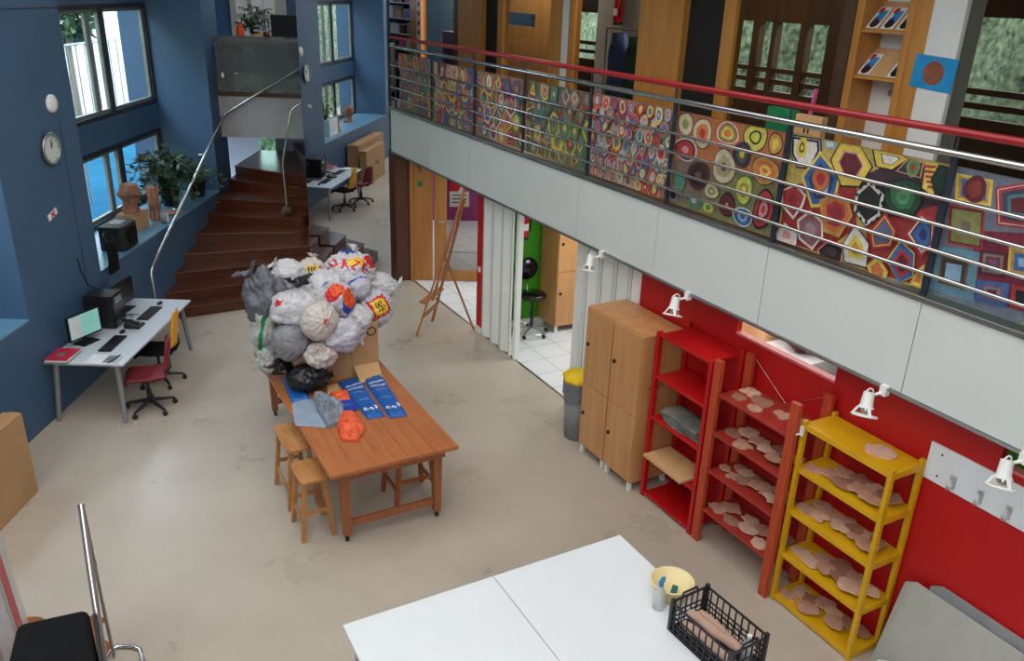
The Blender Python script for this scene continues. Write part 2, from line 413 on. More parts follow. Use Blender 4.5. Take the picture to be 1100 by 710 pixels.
# red wall with two strip openings under the fascia
b = MB()
b.box(5.16, 5.22, -1, 6.47, 0, 1.93); b.box(5.16, 5.22, 5.05, 6.47, 1.93, 2.24); b.box(5.16, 5.22, 2.56, 3.93, 1.93, 2.24); b.box(5.16, 5.22, -1, .6, 1.93, 2.24)
b.box(5.155, 5.225, 3.93, 5.05, 1.915, 1.935, 1); b.box(5.155, 5.225, .6, 2.56, 1.915, 1.935, 1)  # sill red lightened to pink: strong light put into its colour
S(b, 'wall_right', ['red_paint', 'niche_sill_lit'])
b = MB(); b.box(5.16, 5.32, 10.14, 10.30, 0, 2.24); S(b, 'wall_right_column', 'red_paint')
b = MB(); b.box(5.13, 5.165, 10.12, 10.32, 0, .08); S(b, 'baseboard_right', 'white_paint')
b = MB(); b.box(5.14, 5.22, 9.07, 9.13, 0, 2.24); b.box(5.14, 5.24, 7.56, 7.68, 0, 2.24); b.box(5.14, 5.20, 6.47, 10.14, 2.10, 2.24); S(b, 'trim_2', 'white_paint', bevel=.006)

# rooms under the gallery
b = MB(); b.box(5.34, 11, 10.18, 10.28, 0, 2.24); S(b, 'wall_green', 'green_paint')
b = MB(); b.box(5.34, 11, 10.16, 10.18, 0, .09); S(b, 'baseboard_green', 'white_paint')
b = MB(); b.box(8.6, 8.7, -5, 10.18, 0, 2.24); S(b, 'wall_side_room', 'green_paint')
b = MB(); b.box(5.3, 8.6, 1.2, 1.3, 0, 2.24); S(b, 'wall_side_room_near', 'green_paint')

# the door screen at the end of the corridor: one boarded leaf, one glazed leaf
b = MB(Dw); b.box(-.02, .05, -.02, .06, 0, 2.24); b.box(1.75, 1.85, -.02, .06, 0, 2.24); b.box(-.02, 1.85, -.02, .06, 2.12, 2.24); S(b, 'door_frame_1', 'door_wood')
def door_root(n, fr, a):
    o = bpy.data.objects.new(n, None); COL.objects.link(o); o.location = fr(a, .02, 0); o['kind'] = 'structure'; ROOT_M[o.name] = Matrix.Translation(o.location); return o
d1 = door_root('door_1', Dw, .2)
MB(Dw).box(.055, .36, 0, .045, .005, 2.1).build('door_leaf', 'door_wood', d1, bevel=.004)
fr = lambda x, y, z: Dw(.15+x, .047+z, 1.95+y)
text_mesh('S', .2, fr, 'door_letter', 'ink_brown', d1)
b = MB(lambda x, y, z: Dw(.155+x, .047+z, 1.70+y)); b.plate([(math.cos(t)*.045*(1+.25*math.cos(5*t)), math.sin(t)*.05*(1+.25*math.cos(5*t)), 0) for t in [i*math.pi/15 for i in range(30)]], (0, 0, .002)); b.build('door_sticker', 'print_green', d1)
d2 = door_root('door_2', Dw, .8)
b = MB(Dw); b.box(.39, .60, 0, .045, .005, 2.1); b.box(1.56, 1.74, 0, .045, .005, 2.1); b.box(.60, 1.56, 0, .045, .005, .20); b.box(.60, 1.56, 0, .045, 1.98, 2.1); b.build('door_leaf', 'door_wood', d2, bevel=.004)
MB(Dw).box(.60, 1.56, .02, .026, .20, 1.98).build('pane', 'pane_room', d2)
b = MB(Dw); b.tube([(.44, .045, 1.07), (.44, .095, 1.07), (.47, .10, 1.07), (.56, .10, 1.08)], .011); b.build('door_handle', 'steel', d2)
# purple room behind that screen
b = MB(Dw); b.box(-.5, 6, -4.2, -4.1, 0, 2.24); b.box(-.12, -.02, -4.2, -.5, 0, 2.24); S(b, 'wall_purple', 'purple_paint')
b = MB(Dw); b.box(.02, 6, -1.72, -1.69, 0, .006); S(b, 'trim_3', 'brushed')

# glazed partition at the back of the gallery (X about 6.6)
GX = 6.6
def wood_post(y0, y1, m='gallery_wood', d=.12, name='trim_gallery_post'):
    b = MB(); b.box(GX, GX+d, y0, y1, 2.86, 5.7); return S(b, name, m, bevel=.006)
for y0, y1 in ((15.98, 16.35), (13.18, 14.10), (12.42, 12.60), (10.62, 10.95), (10.31, 10.45), (7.99, 8.82), (7.13, 7.32), (4.80, 4.95)): wood_post(y0, y1)
wood_post(10.45, 10.62, 'white_paint'); wood_post(4.50, 4.80, 'white_paint', .25, 'wall_gallery_column')
wood_post(14.10, 14.28, 'dark_wood', .1); wood_post(5.58, 5.72, 'dark_wood', .1)
k = 7
for y0, y1 in ((14.28, 15.74), (10.95, 12.42), (8.82, 10.31), (5.72, 7.13), (1.2, 4.50)):
    o = bpy.data.objects.new('window_%d' % k, None); COL.objects.link(o); o.location = (GX+.05, (y0+y1)/2, 2.86); o['kind'] = 'structure'; ROOT_M[o.name] = Matrix.Translation(o.location); k += 1
    MB().box(GX+.05, GX+.058, y0, y1, 2.9, 5.65).build('pane', 'pane_room', o)
    MB().box(GX+.02, GX+.09, y0, y1, 2.86, 2.93).build('window_frame', 'gallery_wood', o)
    MB().box(GX+.03, GX+.05, y0, y1, 3.765, 3.778).build('window_bar', 'steel', o)
# dark doorways and the store room behind the glass
b = MB(); b.box(GX+.09, GX+.14, 7.32, 7.99, 2.86, 5.7); b.box(GX+.09, GX+.14, 12.60, 13.18, 2.86, 5.7); S(b, 'wall_gallery_dark', 'dark_gap')
b = MB(); b.box(8.0, 8.1, 12.95, 13.8, 2.86, 5.7); b.box(8.0, 8.1, 15.05, 15.6, 2.86, 5.7); b.box(8.0, 8.1, 13.8, 15.05, 2.86, 4.13); b.box(8.0, 8.1, 13.8, 15.05, 4.36, 5.7); S(b, 'wall_gallery_ochre', 'ochre_wood')  # high slot added: daylight through it stands in for a sunlit patch
b = MB(); b.box(8.2, 8.3, 10.75, 12.1, 2.86, 5.7); S(b, 'wall_gallery_store', 'grey_wall')
b = MB()                                                             # outer wall with its windows
X0, X1 = 9.5, 9.62
def wall_holes(b, y0, y1, z0, z1, holes):
    ys = sorted(holes); c = y0
    for h0, h1, a, t in ys:
        b.box(X0, X1, c, h0, z0, z1); b.box(X0, X1, h0, h1, z0, a); b.box(X0, X1, h0, h1, t, z1); c = h1
    b.box(X0, X1, c, y1, z0, z1)
holes = [(3.0, 6.42, 3.52, 4.62), (8.43, 8.79, 3.47, 4.43), (8.93, 9.38, 3.47, 4.43), (9.47, 9.72, 3.47, 4.43), (9.86, 10.20, 3.47, 4.43), (14.0, 14.85, 3.55, 4.4), (15.9, 18.4, 3.95, 4.6), (20.4, 22.0, 3.9, 4.4)]
wall_holes(b, -5, 23, 2.86, 5.7, holes); S(b, 'wall_gallery_outer', 'dark_wood')
b = MB()
for h0, h1, a, t in holes:
    if t-a > .6: b.box(X0+.02, X1-.02, h0, h1, a+.10, a+.17); b.box(X0+.02, X1-.02, h0, h1, a+.26, a+.33)
S(b, 'trim_window_bars', 'dark_wood')
b = MB(); b.box(6.72, 9.5, 22.8, 22.9, 2.86, 5.7); S(b, 'wall_gallery_end', 'grey_wall')

# ------------------------------------------------------------------ stairs
RISE = .17
def um(v): return 5.99-(v-1.71)*.072                                    # where the mirror stands, in wall coordinates
N_ = [(3.55, [(2.63, 5.06)]), (3.87, [(2.40, 5.17)]), (4.34, [(1.22, 4.93), (2.10, 5.26)]), (4.765, [(1.16, 5.18), (1.85, 5.46)]),
      (5.356, [(1.63, 5.67)])]
st = thing('staircase', Lw(1.4, 5.2, 0), 'dark red timber stairs fanning out beside the tall mirror', 'staircase')
BACK = 9.3
for i, (u0, A) in enumerate(N_):
    z0, z1 = RISE*i, RISE*(i+1)
    v = A[-1][0]
    poly = [(0.0, u0)]+A+[(v+.03, um(v)-.004), (1.72, um(1.72)-.004), (1.72, BACK), (0, BACK)]
    MB(Lw).prism(poly, z0, z1-.035).build('riser', 'stair_wood', st)
    q = [(0.0, u0-.02)]+[(a+.01, c-.02) for a, c in A]+poly[len(A)+1:]
    MB(Lw).prism(q, z1-.035, z1).build('tread', 'stair_wood', st, bevel=.006)
UP = [((0, 5.98), (1.0, 5.92), (1.60, 5.90)), ((0, 6.44), (1.62, 6.30)), ((0, 7.25), (1.62, 6.62)), ((0, 7.66), (1.66, 6.83))]
for i, nose in enumerate(UP):
    z0, z1 = RISE*(i+5), RISE*(i+6)
    e = nose[-1]
    poly = list(nose)+[(2.95, e[1]+.4), (2.95, BACK), (0, BACK)] if i > 0 else list(nose)+[(1.70, 6.2), (2.95, 6.6), (2.95, BACK), (0, BACK)]
    MB(Lw).prism(poly, z0, z1-.035).build('riser', 'stair_wood', st)
    MB(Lw).prism([(v, u-.02) for v, u in nose]+poly[len(nose):], z1-.035, z1).build('tread', 'stair_wood', st, bevel=.006)
for i, (p, q) in enumerate((((.70, BACK), (1.62, 6.85)), ((1.12, BACK), (1.70, 6.85)), ((1.85, BACK), (1.85, 6.85)), ((2.3, BACK), (2.3, 6.85)), ((2.75, BACK), (2.75, 6.85)), ((3.2, BACK), (3.2, 6.85)))):
    z0, z1 = RISE*(i+9), RISE*(i+10)
    poly = [p, q, (3.6, 6.85), (3.6, BACK)]
    MB(Lw).prism(poly, z0, z1).build('tread', 'stair_wood', st, bevel=.006)

# upper landing seen over the stairs: fascia, glass parapet, blue back wall
b = MB(Lw); b.box(0, 3.0, 7.12, 7.26, 2.15, 2.86); S(b, 'wall_landing_fascia', 'fascia_grey')
b = MB(Lw); b.box(-.9, 6, 7.27, 11.2, 2.5, 2.86); S(b, 'floor_landing', 'grey_wall')
b = MB(Lw); b.box(0, 3.0, 7.10, 7.26, 2.86, 2.93); S(b, 'trim_landing_edge', 'dark_wood', bevel=.004)
b = MB(Lw); b.box(.0, 3.0, 7.16, 7.18, 2.93, 3.86); b.box(0, 3.0, 7.15, 7.19, 3.68, 3.70)
tag(b.build('glass_parapet', 'parapet_glass'), 'smoky glass parapet of the upper landing above the stairs', 'parapet')
b = MB(Lw); b.box(-1.4, 6, 11.2, 11.3, 2.86, ZT); b.box(-1.4, -1.3, 7.4, 11.2, 0, ZT); S(b, 'wall_landing', 'blue_paint')
b = MB(Lw); b.box(-1.3, .0, BACK, BACK+.1, 0, 2.5); b.box(.34, 3.2, BACK, BACK+.1, 0, 2.5); b.box(0, .34, BACK, BACK+.1, 0, 1.4); b.box(0, .34, BACK, BACK+.1, 1.95, 2.5); S(b, 'wall_stair_back', 'grey_wall')
b = MB(Lw); b.box(0, .34, BACK+.04, BACK+.05, 1.4, 1.95); S(b, 'window_5', 'pane_green')

# outdoors, seen through the panes
R0 = random.Random(2)
b = MB(Lw); b.box(-60, -2.05, -40, 40, -.3, -.1); S(b, 'ground_yard', 'yard_blue')
b = MB(Lw)
b.box(-13, -10, 14.0, 40, -.1, 9.5)
for uu in (16.4, 21.4, 26.4, 31.4): b.box(-9.99, -9.93, uu, uu+1.4, .2, 1.4)
tag(b.build('outside_building', ['facade'], bevel=.02), 'pale sunlit building seen outside through the left windows', 'building')
b = MB(Lw)
for i in range(26): b.cyl((-4.4, 4+i*.4, 1.2), (-4.4, 4+i*.4, 3.35), .014, n=6)
b.cyl((-4.4, 4, 3.35), (-4.4, 14.2, 3.35), .025, n=8); b.cyl((-4.4, 4, 1.25), (-4.4, 14.2, 1.25), .02, n=8)
for uu in (4, 7.4, 10.8, 14.2): b.cyl((-4.4, uu, -.1), (-4.4, uu, 3.35), .03, n=8)
tag(b.build('outside_fence', 'frame_grey'), 'thin grey bar fence in the yard outside the left windows', 'fence')
def hedge_mesh(fr, L, H, name, label, seed=0):
    b = MB(fr)
    def fn(s, t):
        a = math.pi*t; r = 1.1+.5*fbm((s*L*1.1, t*5, seed), 4)
        return (-math.sin(a*.5)*0-.0+math.cos(a)*.9*r, (s-.5)*L, math.sin(a)*H*(.85+.25*fbm((s*L*.7, seed, t*3), 4)))
    b.grid(fn, 90, 26); return tag(b.build(name, 'hedge'), label, 'hedge')
hedge_mesh(lambda x, y, z: Lw(-6.2+x, -5.0+y, z-.1), 26, 9.0, 'outside_hedge', 'tall leafy green hedge outside the left windows, seen in the mirror', 3)  # seen in the mirror; made taller and longer to darken the far bay
hedge_mesh(lambda x, y, z: Vector((13.2+x, 11+y, z-.1)), 32, 7.2, 'outside_trees', 'leafy green bank of trees outside the far gallery windows', 8)
hedge_mesh(lambda x, y, z: Lw(.6+y*.25, 12.6+x, z-.1), 12, 2.6, 'outside_shrub', 'grey green shrub outside the small window under the upper landing', 14)
t = thing('outside_tree', Lw(-7.5, 17.3, -.1), 'dark green tree in the yard outside the upper left window', 'tree')
b = MB(Lw); b.tube([(-7.5, 17.0, -.1), (-7.45, 16.9, 2), (-7.5, 17.1, 3.6)], [.12, .10, .05], 8); b.build('trunk', 'bark', t)
b = MB(Lw)
for i in range(420):
    k = Vector((R0.gauss(0, 1), R0.gauss(0, 1), R0.gauss(0, 1))).normalized()*R0.uniform(.55, 1.0); c = Vector((-7.5+k.x*.8, 17.3+k.y*.95, 3.65+k.z*.75))
    d = Vector((R0.gauss(0, 1), R0.gauss(0, 1), R0.gauss(0, 1))).normalized(); w = d.cross(Vector((.3, .5, .8))).normalized(); l_ = R0.uniform(.14, .26)
    b.add([c-d*l_, c+w*l_*.5, c+d*l_, c-w*l_*.5], [(0, 1, 2, 3)], 0, True)
b.build('crown', 'leaf', t)

# ================================================================== RAILINGS
def rail_post(): pass
st = thing('stair_handrail', Lw(.10, 3.3, 0), 'long chrome handrail climbing along the blue wall side of the stairs', 'handrail')
b = MB(Lw); b.tube([(.10, 3.3, 0), (.10, 3.3, .86), (.10, 3.36, .93), (.10, 7.0, 2.53), (.14, 7.02, 2.57), (1.46, 7.02, 3.37), (3.0, 7.02, 4.3)], .023, n=10); b.build('rail', 'steel', st)
b = MB(Lw)
for u_, z_ in ((4.6, 1.506), (5.9, 2.11)): b.tube([(.10, u_, z_-.02), (.05, u_, z_-.06), (-.01, u_, z_-.06)], .008)
b.build('bracket', 'steel', st)
st = thing('newel_handrail', Lw(1.45, 6.05, .85), 'short chrome handrail rising by the mirror edge from a wicker ball', 'handrail')
NB = Lw(1.34, 6.10, 1.02)
b = MB(Lw); b.tube([(1.34, 6.10, 1.10), (1.32, 6.10, 1.88), (1.325, 6.10, 1.96), (1.52, 6.10, 2.77), (1.56, 6.12, 2.83), (1.80, 6.3, 2.97), (2.6, 6.7, 3.4)], .019, n=10); b.build('rail', 'steel', st)
b = MB(); b.lathe_e((NB.x, NB.y, NB.z+.075), (.095, .095, .09), 20, 0)
bl = b.build('wicker_ball', 'wicker', st); bl['label'] = 'brown woven wicker ball at the foot of the rail'
b = MB(Lw); b.cyl((1.34, 6.10, 1.02), (1.34, 6.10, 1.14), .016); b.build('foot', 'steel', st)

# gallery railing: red top rail, chrome rails, stanchions
RX = 4.9
st = thing('gallery_railing', (RX, 6, 2.935), 'chrome gallery railing with a red top rail', 'railing')
b = MB(); b.tube([(RX, -1, 4.0), (RX, 12.95, 4.0)], .026, n=12); tr = b.build('top_rail', 'rail_red', st); tr['label'] = 'round red painted top rail'
b = MB(); b.tube([(RX, -1, 3.868), (RX, 12.95, 3.868)], .024, n=10); b.tube([(RX+.045, -1, 3.862), (RX+.045, 12.95, 3.862)], .018, n=10); b.build('handrail', 'steel', st)
for z in (3.585, 3.418, 3.25, 3.088):
    MB().tube([(RX-.012, -1, z), (RX-.012, 12.95, z)], .0135, n=8).build('bar', 'steel', st)
PY = [.42, 1.80, 3.20, 4.57, 5.92, 7.26, 8.66, 9.98, 11.38, 12.80]
for y in PY:
    b = MB(); b.box(RX+.004, RX+.022, y-.022, y+.022, 2.925, 3.86); b.cyl((RX, y, 3.86), (RX, y, 3.985), .009)
    b.build('stanchion', 'frame_dark', st, bevel=.002)

# ================================================================== PAINTED PANELS
C0 = Vector((0, 0, CAM_H))
def cam_axes():
    cy, sy, cp, sp = math.cos(YAW), math.sin(YAW), math.cos(PITCH), math.sin(PITCH)
    f = Vector((sy*cp, cy*cp, -sp)); r = Vector((cy, -sy, 0)); u = r.cross(f)
    return r*math.cos(ROLL)+u*math.sin(ROLL), u*math.cos(ROLL)-r*math.sin(ROLL), f
CR, CU, CF = cam_axes()
def ray(x, y): return CR*((x-550)/F_PX)-CU*((y-355)/F_PX)+CF
def at_x(x, y, X):
    """the point of the plane X = const that shows at a pixel of the reference"""
    d = ray(x, y); return C0+d*(X/d.x)
def at_y(x, y, Y):
    d = ray(x, y); return C0+d*(Y/d.y)
def at_z(x, y, z):
    d = ray(x, y); return C0+d*((z-CAM_H)/d.z)

PXL = 4.955                                                           # canvases hang just behind the bars
PAL = {}
def pc(c):
    g_ = .3*c[0]+.59*c[1]+.11*c[2]; c = tuple(int(.95*(x*.78+g_*.22)) for x in c)
    k = 'paint_%02x%02x%02x' % c
    mat(k, c, .55, var=.13, scale=22); return k
class Canvas:
    def __init__(s, y0, y1, z0, z1, base):
        s.y0, s.y1, s.z0, s.z1 = y0, y1, z0, z1; s.b = MB(); s.m = [pc(base)]; s.k = 0
        s.b.box(PXL, PXL+.018, y0, y1, z0, z1)
    def mi(s, c):
        n = pc(c)
        if n not in s.m: s.m.append(n)
        return s.m.index(n)
    def shape(s, pts, c):
        """pts: (Y, Z) on the canvas, clipped to it"""
        s.k += 1; x = PXL-.0004*s.k*.5
        out = [(min(max(a, s.y0+.003), s.y1-.003), min(max(z, s.z0+.003), s.z1-.003)) for a, z in pts]
        s.b.poly([(x, a, z) for a, z in out], s.mi(c))
    def rings(s, pts, cols):
        cy = sum(p[0] for p in pts)/len(pts); cz = sum(p[1] for p in pts)/len(pts)
        for sc, c in cols: s.shape([(cy+(p[0]-cy)*sc, cz+(p[1]-cz)*sc) for p in pts], c)
    def ell(s, cy, cz, ry, rz, cols, tilt=0.0, n=22):
        pts = []
        for i in range(n):
            t = 2*math.pi*i/n; w = 1+.05*math.sin(3*t+cy*9); a, z = ry*w*math.cos(t), rz*w*math.sin(t)
            pts.append((cy+a*math.cos(tilt)-z*math.sin(tilt), cz+a*math.sin(tilt)+z*math.cos(tilt)))
        s.rings(pts, cols)
    def hexa(s, cy, cz, r, cols, n=6, rot=.3, sq=1.0):
        s.rings([(cy+r*sq*math.cos(rot+2*math.pi*i/n), cz+r*math.sin(rot+2*math.pi*i/n)) for i in range(n)], cols)
    def done(s, label): return tag(s.b.build('painted_panel', s.m), label, 'painting', 'painted panels along the gallery railing')
RED, ORG, YEL, GRN, BLU, DBL, WHT, BLK, PNK, MAR, TEA, CRM, GRY, PUR, OLV, LBL, BRN, OCH = ((196, 46, 50), (224, 110, 46), (230, 196, 60), (70, 140, 80), (50, 104, 180), (40, 58, 120), (222, 216, 208), (34, 32, 34), (226, 136, 140), (112, 34, 44), (70, 130, 136), (206, 190, 150), (124, 124, 122), (118, 84, 140), (140, 140, 66), (140, 178, 214), (120, 82, 60), (206, 146, 52))
R = random.Random(5)
def scatter(cv, nx, nz, rr, kind, pal):
    dy, dz = (cv.y1-cv.y0)/nx, (cv.z1-cv.z0)/nz
    for j in range(nz):
        for i in range(nx):
            y = cv.y0+(i+.5+(.25 if j % 2 else -.25))*dy+R.uniform(-.12, .12)*dy; z = cv.z0+(j+.5)*dz+R.uniform(-.12, .12)*dz
            a = rr*R.uniform(.75, 1.2); c = R.sample(pal, 4)
            cols = [(1.0, c[0]), (.78, c[1]), (.52, c[2]), (.24, c[3])]
            if kind == 'oval': cv.ell(y, z, a*R.uniform(.7, .95), a*R.uniform(.95, 1.3), cols, R.uniform(-.5, .5), 16)
            elif kind == 'hex': cv.hexa(y, z, a*1.05, cols, R.choice((4, 5, 6, 6)), R.uniform(0, 1), .85)
            elif kind == 'dia': cv.hexa(y, z, a*1.1, cols, R.choice((3, 4, 4, 6)), R.uniform(.9, 1.7), .8)
P1 = Canvas(11.42, 12.72, 2.94, 3.78, (96, 112, 104)); scatter(P1, 6, 4, .13, 'oval', [YEL, RED, TEA, GRN, BLU, PNK, ORG, GRY, OLV]); P1.done('grey green panel of painted rings at the far mirror end of the railing')
P2 = Canvas(10.02, 11.35, 2.94, 3.76, (130, 100, 92)); scatter(P2, 6, 4, .15, 'oval', [RED, BLU, YEL, LBL, ORG, PNK, CRM, RED, GRY, BLU]); P2.done('second panel from the mirror, red and blue painted ovals')
P3 = Canvas(8.70, 9.95, 2.95, 3.76, (176, 130, 76)); scatter(P3, 5, 4, .16, 'hex', [RED, PNK, BLU, WHT, YEL, ORG, DBL, GRN, RED, YEL]); P3.done('third panel from the mirror, bold outlined hexagons in pink and blue')
P4 = Canvas(7.31, 8.64, 2.95, 3.77, (112, 116, 86)); scatter(P4, 6, 5, .14, 'dia', [YEL, TEA, OLV, GRY, PNK, BRN, GRN, RED, YEL, OLV]); P4.done('muted olive panel with painted diamonds and yellow triangles')
P5 = Canvas(5.97, 7.24, 2.95, 3.78, (190, 140, 118)); scatter(P5, 9, 7, .075, 'oval', [RED, BLU, ORG, YEL, CRM, RED, TEA, LBL, PNK, RED, CRM, GRY]); P5.done('panel crowded with many small red and blue painted dots')

def img(cx, cy, ox, oy, sc):
    p = at_x(ox+cx/sc, oy+cy/sc, PXL); return (p.y, p.z)
# coloured circles on orange
P6 = Canvas(4.60, 5.93, 2.945, 3.775, (196, 104, 50))
q = lambda x, y: img(x, y, 600, 130, 4.579)
P6.shape([q(560, 300), q(700, 230), q(1090, 260), q(1090, 600), q(540, 420)], (126, 124, 70))
P6.shape([q(550, 190), q(700, 180), q(800, 300), q(700, 420), q(530, 400)], (134, 106, 86))
for x, y, rx, ry, cols, t in (
    (625, 15, 42, 62, [(1, BRN), (.85, CRM), (.4, OLV)], -.4), (708, 60, 48, 80, [(1, BRN), (.9, CRM), (.62, ORG), (.3, RED)], .3),
    (833, 60, 54, 56, [(1, WHT), (.9, RED), (.8, OLV), (.55, YEL), (.36, ORG)], 0), (970, 80, 60, 72, [(1, BLK), (.92, (206, 196, 60)), (.5, BLK), (.36, (206, 196, 60))], .2),
    (1068, 112, 36, 58, [(1, BLK), (.88, OCH), (.5, YEL)], 0), (625, 140, 60, 58, [(1, WHT), (.88, MAR), (.72, RED), (.3, PNK)], 0),
    (815, 225, 58, 92, [(1, BRN), (.92, CRM), (.6, (176, 156, 116)), (.25, BRN)], .25), (905, 165, 46, 66, [(1, (52, 46, 70)), (.6, (80, 96, 60)), (.25, YEL)], 0),
    (1018, 245, 70, 72, [(1, BLK), (.94, OCH), (.7, ORG), (.4, YEL), (.2, ORG)], 0), (690, 268, 56, 70, [(1, (84, 40, 40)), (.7, (58, 28, 34)), (.3, BRN)], .3),
    (915, 338, 42, 76, [(1, GRN), (.9, (196, 200, 50)), (.5, OLV), (.25, YEL)], 0), (755, 345, 38, 40, [(1, BLK), (.9, CRM), (.5, OLV), (.2, CRM)], 0),
    (670, 392, 38, 36, [(1, GRN), (.7, TEA), (.35, CRM)], 0), (740, 425, 30, 32, [(1, OLV), (.8, (190, 196, 50)), (.4, GRN)], 0),
    (833, 412, 40, 62, [(1, BLK), (.85, MAR), (.5, (70, 34, 40)), (.2, ORG)], .2), (910, 470, 50, 48, [(1, WHT), (.88, BLU), (.5, LBL), (.25, BLU)], 0),
    (1012, 435, 50, 108, [(1, BLK), (.88, RED), (.62, MAR), (.4, PNK), (.2, RED)], -.2), (603, 295, 26, 50, [(1, GRN), (.6, TEA)], 0), (570, 360, 22, 40, [(1, GRY), (.6, BLK)], 0)):
    a = q(x, y); e = q(x+rx, y+rx*.27); g = q(x, y-ry)
    P6.ell(a[0], a[1], abs(e[0]-a[0]), abs(g[1]-a[1]), cols, -t)
P6.done('orange and olive panel of large painted discs')
# bold outlined polygons
P7 = Canvas(3.24, 4.57, 2.95, 3.785, (196, 164, 70))
q = lambda x, y: img(x, y, 800, 130, 3.66)
def poly(pts, cols): P7.rings([q(*p) for p in pts], cols)
P7.shape([q(x, y) for x, y in ((130, 240), (440, 240), (440, 420), (300, 520), (130, 500))], (176, 40, 38))
P7.shape([q(x, y) for x, y in ((440, 230), (560, 170), (700, 170), (800, 190), (770, 420), (540, 420))], (66, 44, 56))
P7.shape([q(x, y) for x, y in ((480, 400), (760, 330), (720, 660), (470, 600))], (176, 46, 44))
poly([(178, 50), (302, 70), (305, 115), (265, 190), (205, 185), (176, 130)], [(1, BLK), (.9, WHT), (.86, BLK), (.72, WHT)])
a = q(226, 105); P7.ell(a[0], a[1], .055, .075, [(1, YEL), (.5, BLK), (.3, YEL)])
poly([(230, 218), (298, 130), (372, 218), (348, 325), (265, 332)], [(1.1, YEL), (.95, BLU), (.7, DBL), (.5, LBL)])
a = q(300, 228); P7.ell(a[0], a[1], .085, .09, [(1, BRN), (.9, ORG), (.5, RED)])
poly([(312, 70), (365, 75), (355, 108), (320, 108)], [(1, LBL), (.6, WHT)])
poly([(340, 152), (378, 84), (460, 96), (503, 180), (452, 258), (380, 254)], [(1.05, BLK), (.97, YEL), (.62, PNK), (.54, MAR)])
poly([(506, 108), (630, 130), (645, 150), (580, 192), (518, 178)], [(1.05, BLK), (.95, YEL), (.55, BLK), (.48, WHT)])
poly([(600, 196), (650, 146), (704, 166), (692, 222)], [(1.08, PNK), (.95, (26, 66, 52))]); a = q(664, 184); P7.ell(a[0], a[1], .05, .06, [(1, OLV), (.7, GRN), (.35, RED)])
poly([(700, 262), (716, 160), (765, 160), (745, 215), (748, 300)], [(1.0, YEL)])
for i in range(5): poly([(706+i*4, 172+i*20), (756-i*3, 176+i*20), (750-i*2, 186+i*20), (704+i*4, 182+i*20)], [(1, RED)])
poly([(735, 225), (768, 172), (803, 180), (780, 292), (745, 275)], [(1.03, BLK), (.9, (24, 56, 46))])
poly([(548, 246), (640, 226), (694, 246), (702, 312), (668, 374), (588, 372), (552, 318)], [(1.04, BLK), (.93, (30, 76, 52)), (.62, (46, 120, 74)), (.36, (80, 160, 104)), (.18, GRN)])
poly([(494, 234), (552, 290), (536, 372), (480, 412), (432, 350), (440, 282)], [(1.06, BLK), (1.0, WHT), (.80, BLK), (.74, (40, 42, 44))])
for i in range(14):
    t = i*2*math.pi/14; a = q(492+52*math.cos(t), 322+78*math.sin(t)); P7.ell(a[0], a[1], .012, .014, [(1, BLK)], n=8)
poly([(148, 268), (205, 246), (246, 292), (232, 335), (195, 385), (148, 330)], [(1.03, WHT), (.84, RED), (.4, (160, 30, 40))])
poly([(300, 312), (360, 282), (412, 314), (428, 372), (375, 455), (312, 432)], [(1.03, OCH), (.85, ORG), (.6, RED), (.4, (160, 40, 44))])
poly([(212, 390), (262, 352), (310, 394), (312, 452), (270, 504), (218, 462)], [(1.03, WHT), (.88, RED), (.8, (148, 96, 112)), (.4, (176, 130, 140))])
poly([(126, 444), (162, 394), (216, 440), (210, 494), (126, 470)], [(1, BLK), (.93, (226, 204, 200)), (.4, PNK)])
poly([(292, 505), (340, 466), (396, 500), (384, 560), (296, 528)], [(1.03, PNK), (.9, BLK), (.5, (70, 50, 60))])
poly([(392, 482), (440, 408), (494, 480), (484, 575), (398, 552)], [(1.04, BLK), (.97, WHT), (.62, YEL), (.3, OCH)])
poly([(496, 432), (560, 356), (604, 432), (582, 494), (506, 502)], [(1.02, RED), (.84, YEL), (.76, RED), (.66, (92, 104, 140))])
poly([(566, 545), (620, 470), (674, 520), (668, 612), (610, 645)], [(1.04, YEL), (.95, BLU), (.66, RED), (.42, MAR)])
poly([(636, 442), (700, 358), (758, 390), (752, 505), (700, 535)], [(1.03, RED), (.82, WHT), (.7, MAR), (.58, BLU), (.28, DBL)])
poly([(486, 566), (530, 528), (572, 592), (560, 628), (494, 604)], [(1, YEL), (.6, ORG)])
poly([(655, 640), (690, 580), (716, 560), (700, 655)], [(1, YEL), (.6, ORG)])
P7.done('panel of big black outlined polygons with a yellow bird head')
# squares
P8 = Canvas(1.83, 3.20, 2.95, 3.785, (112, 122, 140))
def sq(pts, cols): P8.rings([q(*p) for p in pts], cols)
P8.shape([q(x, y) for x, y in ((900, 430), (1100, 440), (1300, 800), (900, 700))], (140, 34, 60))
sq([(832, 204), (978, 232), (968, 336), (826, 308)], [(1, YEL), (.84, OCH), (.68, BLU)]); a = q(905, 268); P8.ell(a[0], a[1], .075, .085, [(1, MAR), (.6, (150, 50, 50))])
sq([(985, 262), (1110, 240), (1180, 300), (1150, 430), (990, 410)], [(1, RED), (.9, WHT), (.86, RED), (.72, (66, 70, 100)), (.5, TEA), (.35, MAR)])
sq([(806, 330), (944, 350), (934, 505), (800, 480)], [(1.02, RED), (.92, (110, 40, 40)), (.84, OLV), (.55, (150, 140, 80)), (.28, (120, 110, 90))])
sq([(742, 486), (926, 516), (900, 710), (724, 660)], [(1, (94, 150, 176)), (.62, BRN), (.52, (60, 60, 50)), (.34, LBL)])
sq([(930, 505), (1035, 520), (1022, 618), (920, 600)], [(1, MAR), (.76, GRY), (.55, (140, 50, 60)), (.3, PUR)])
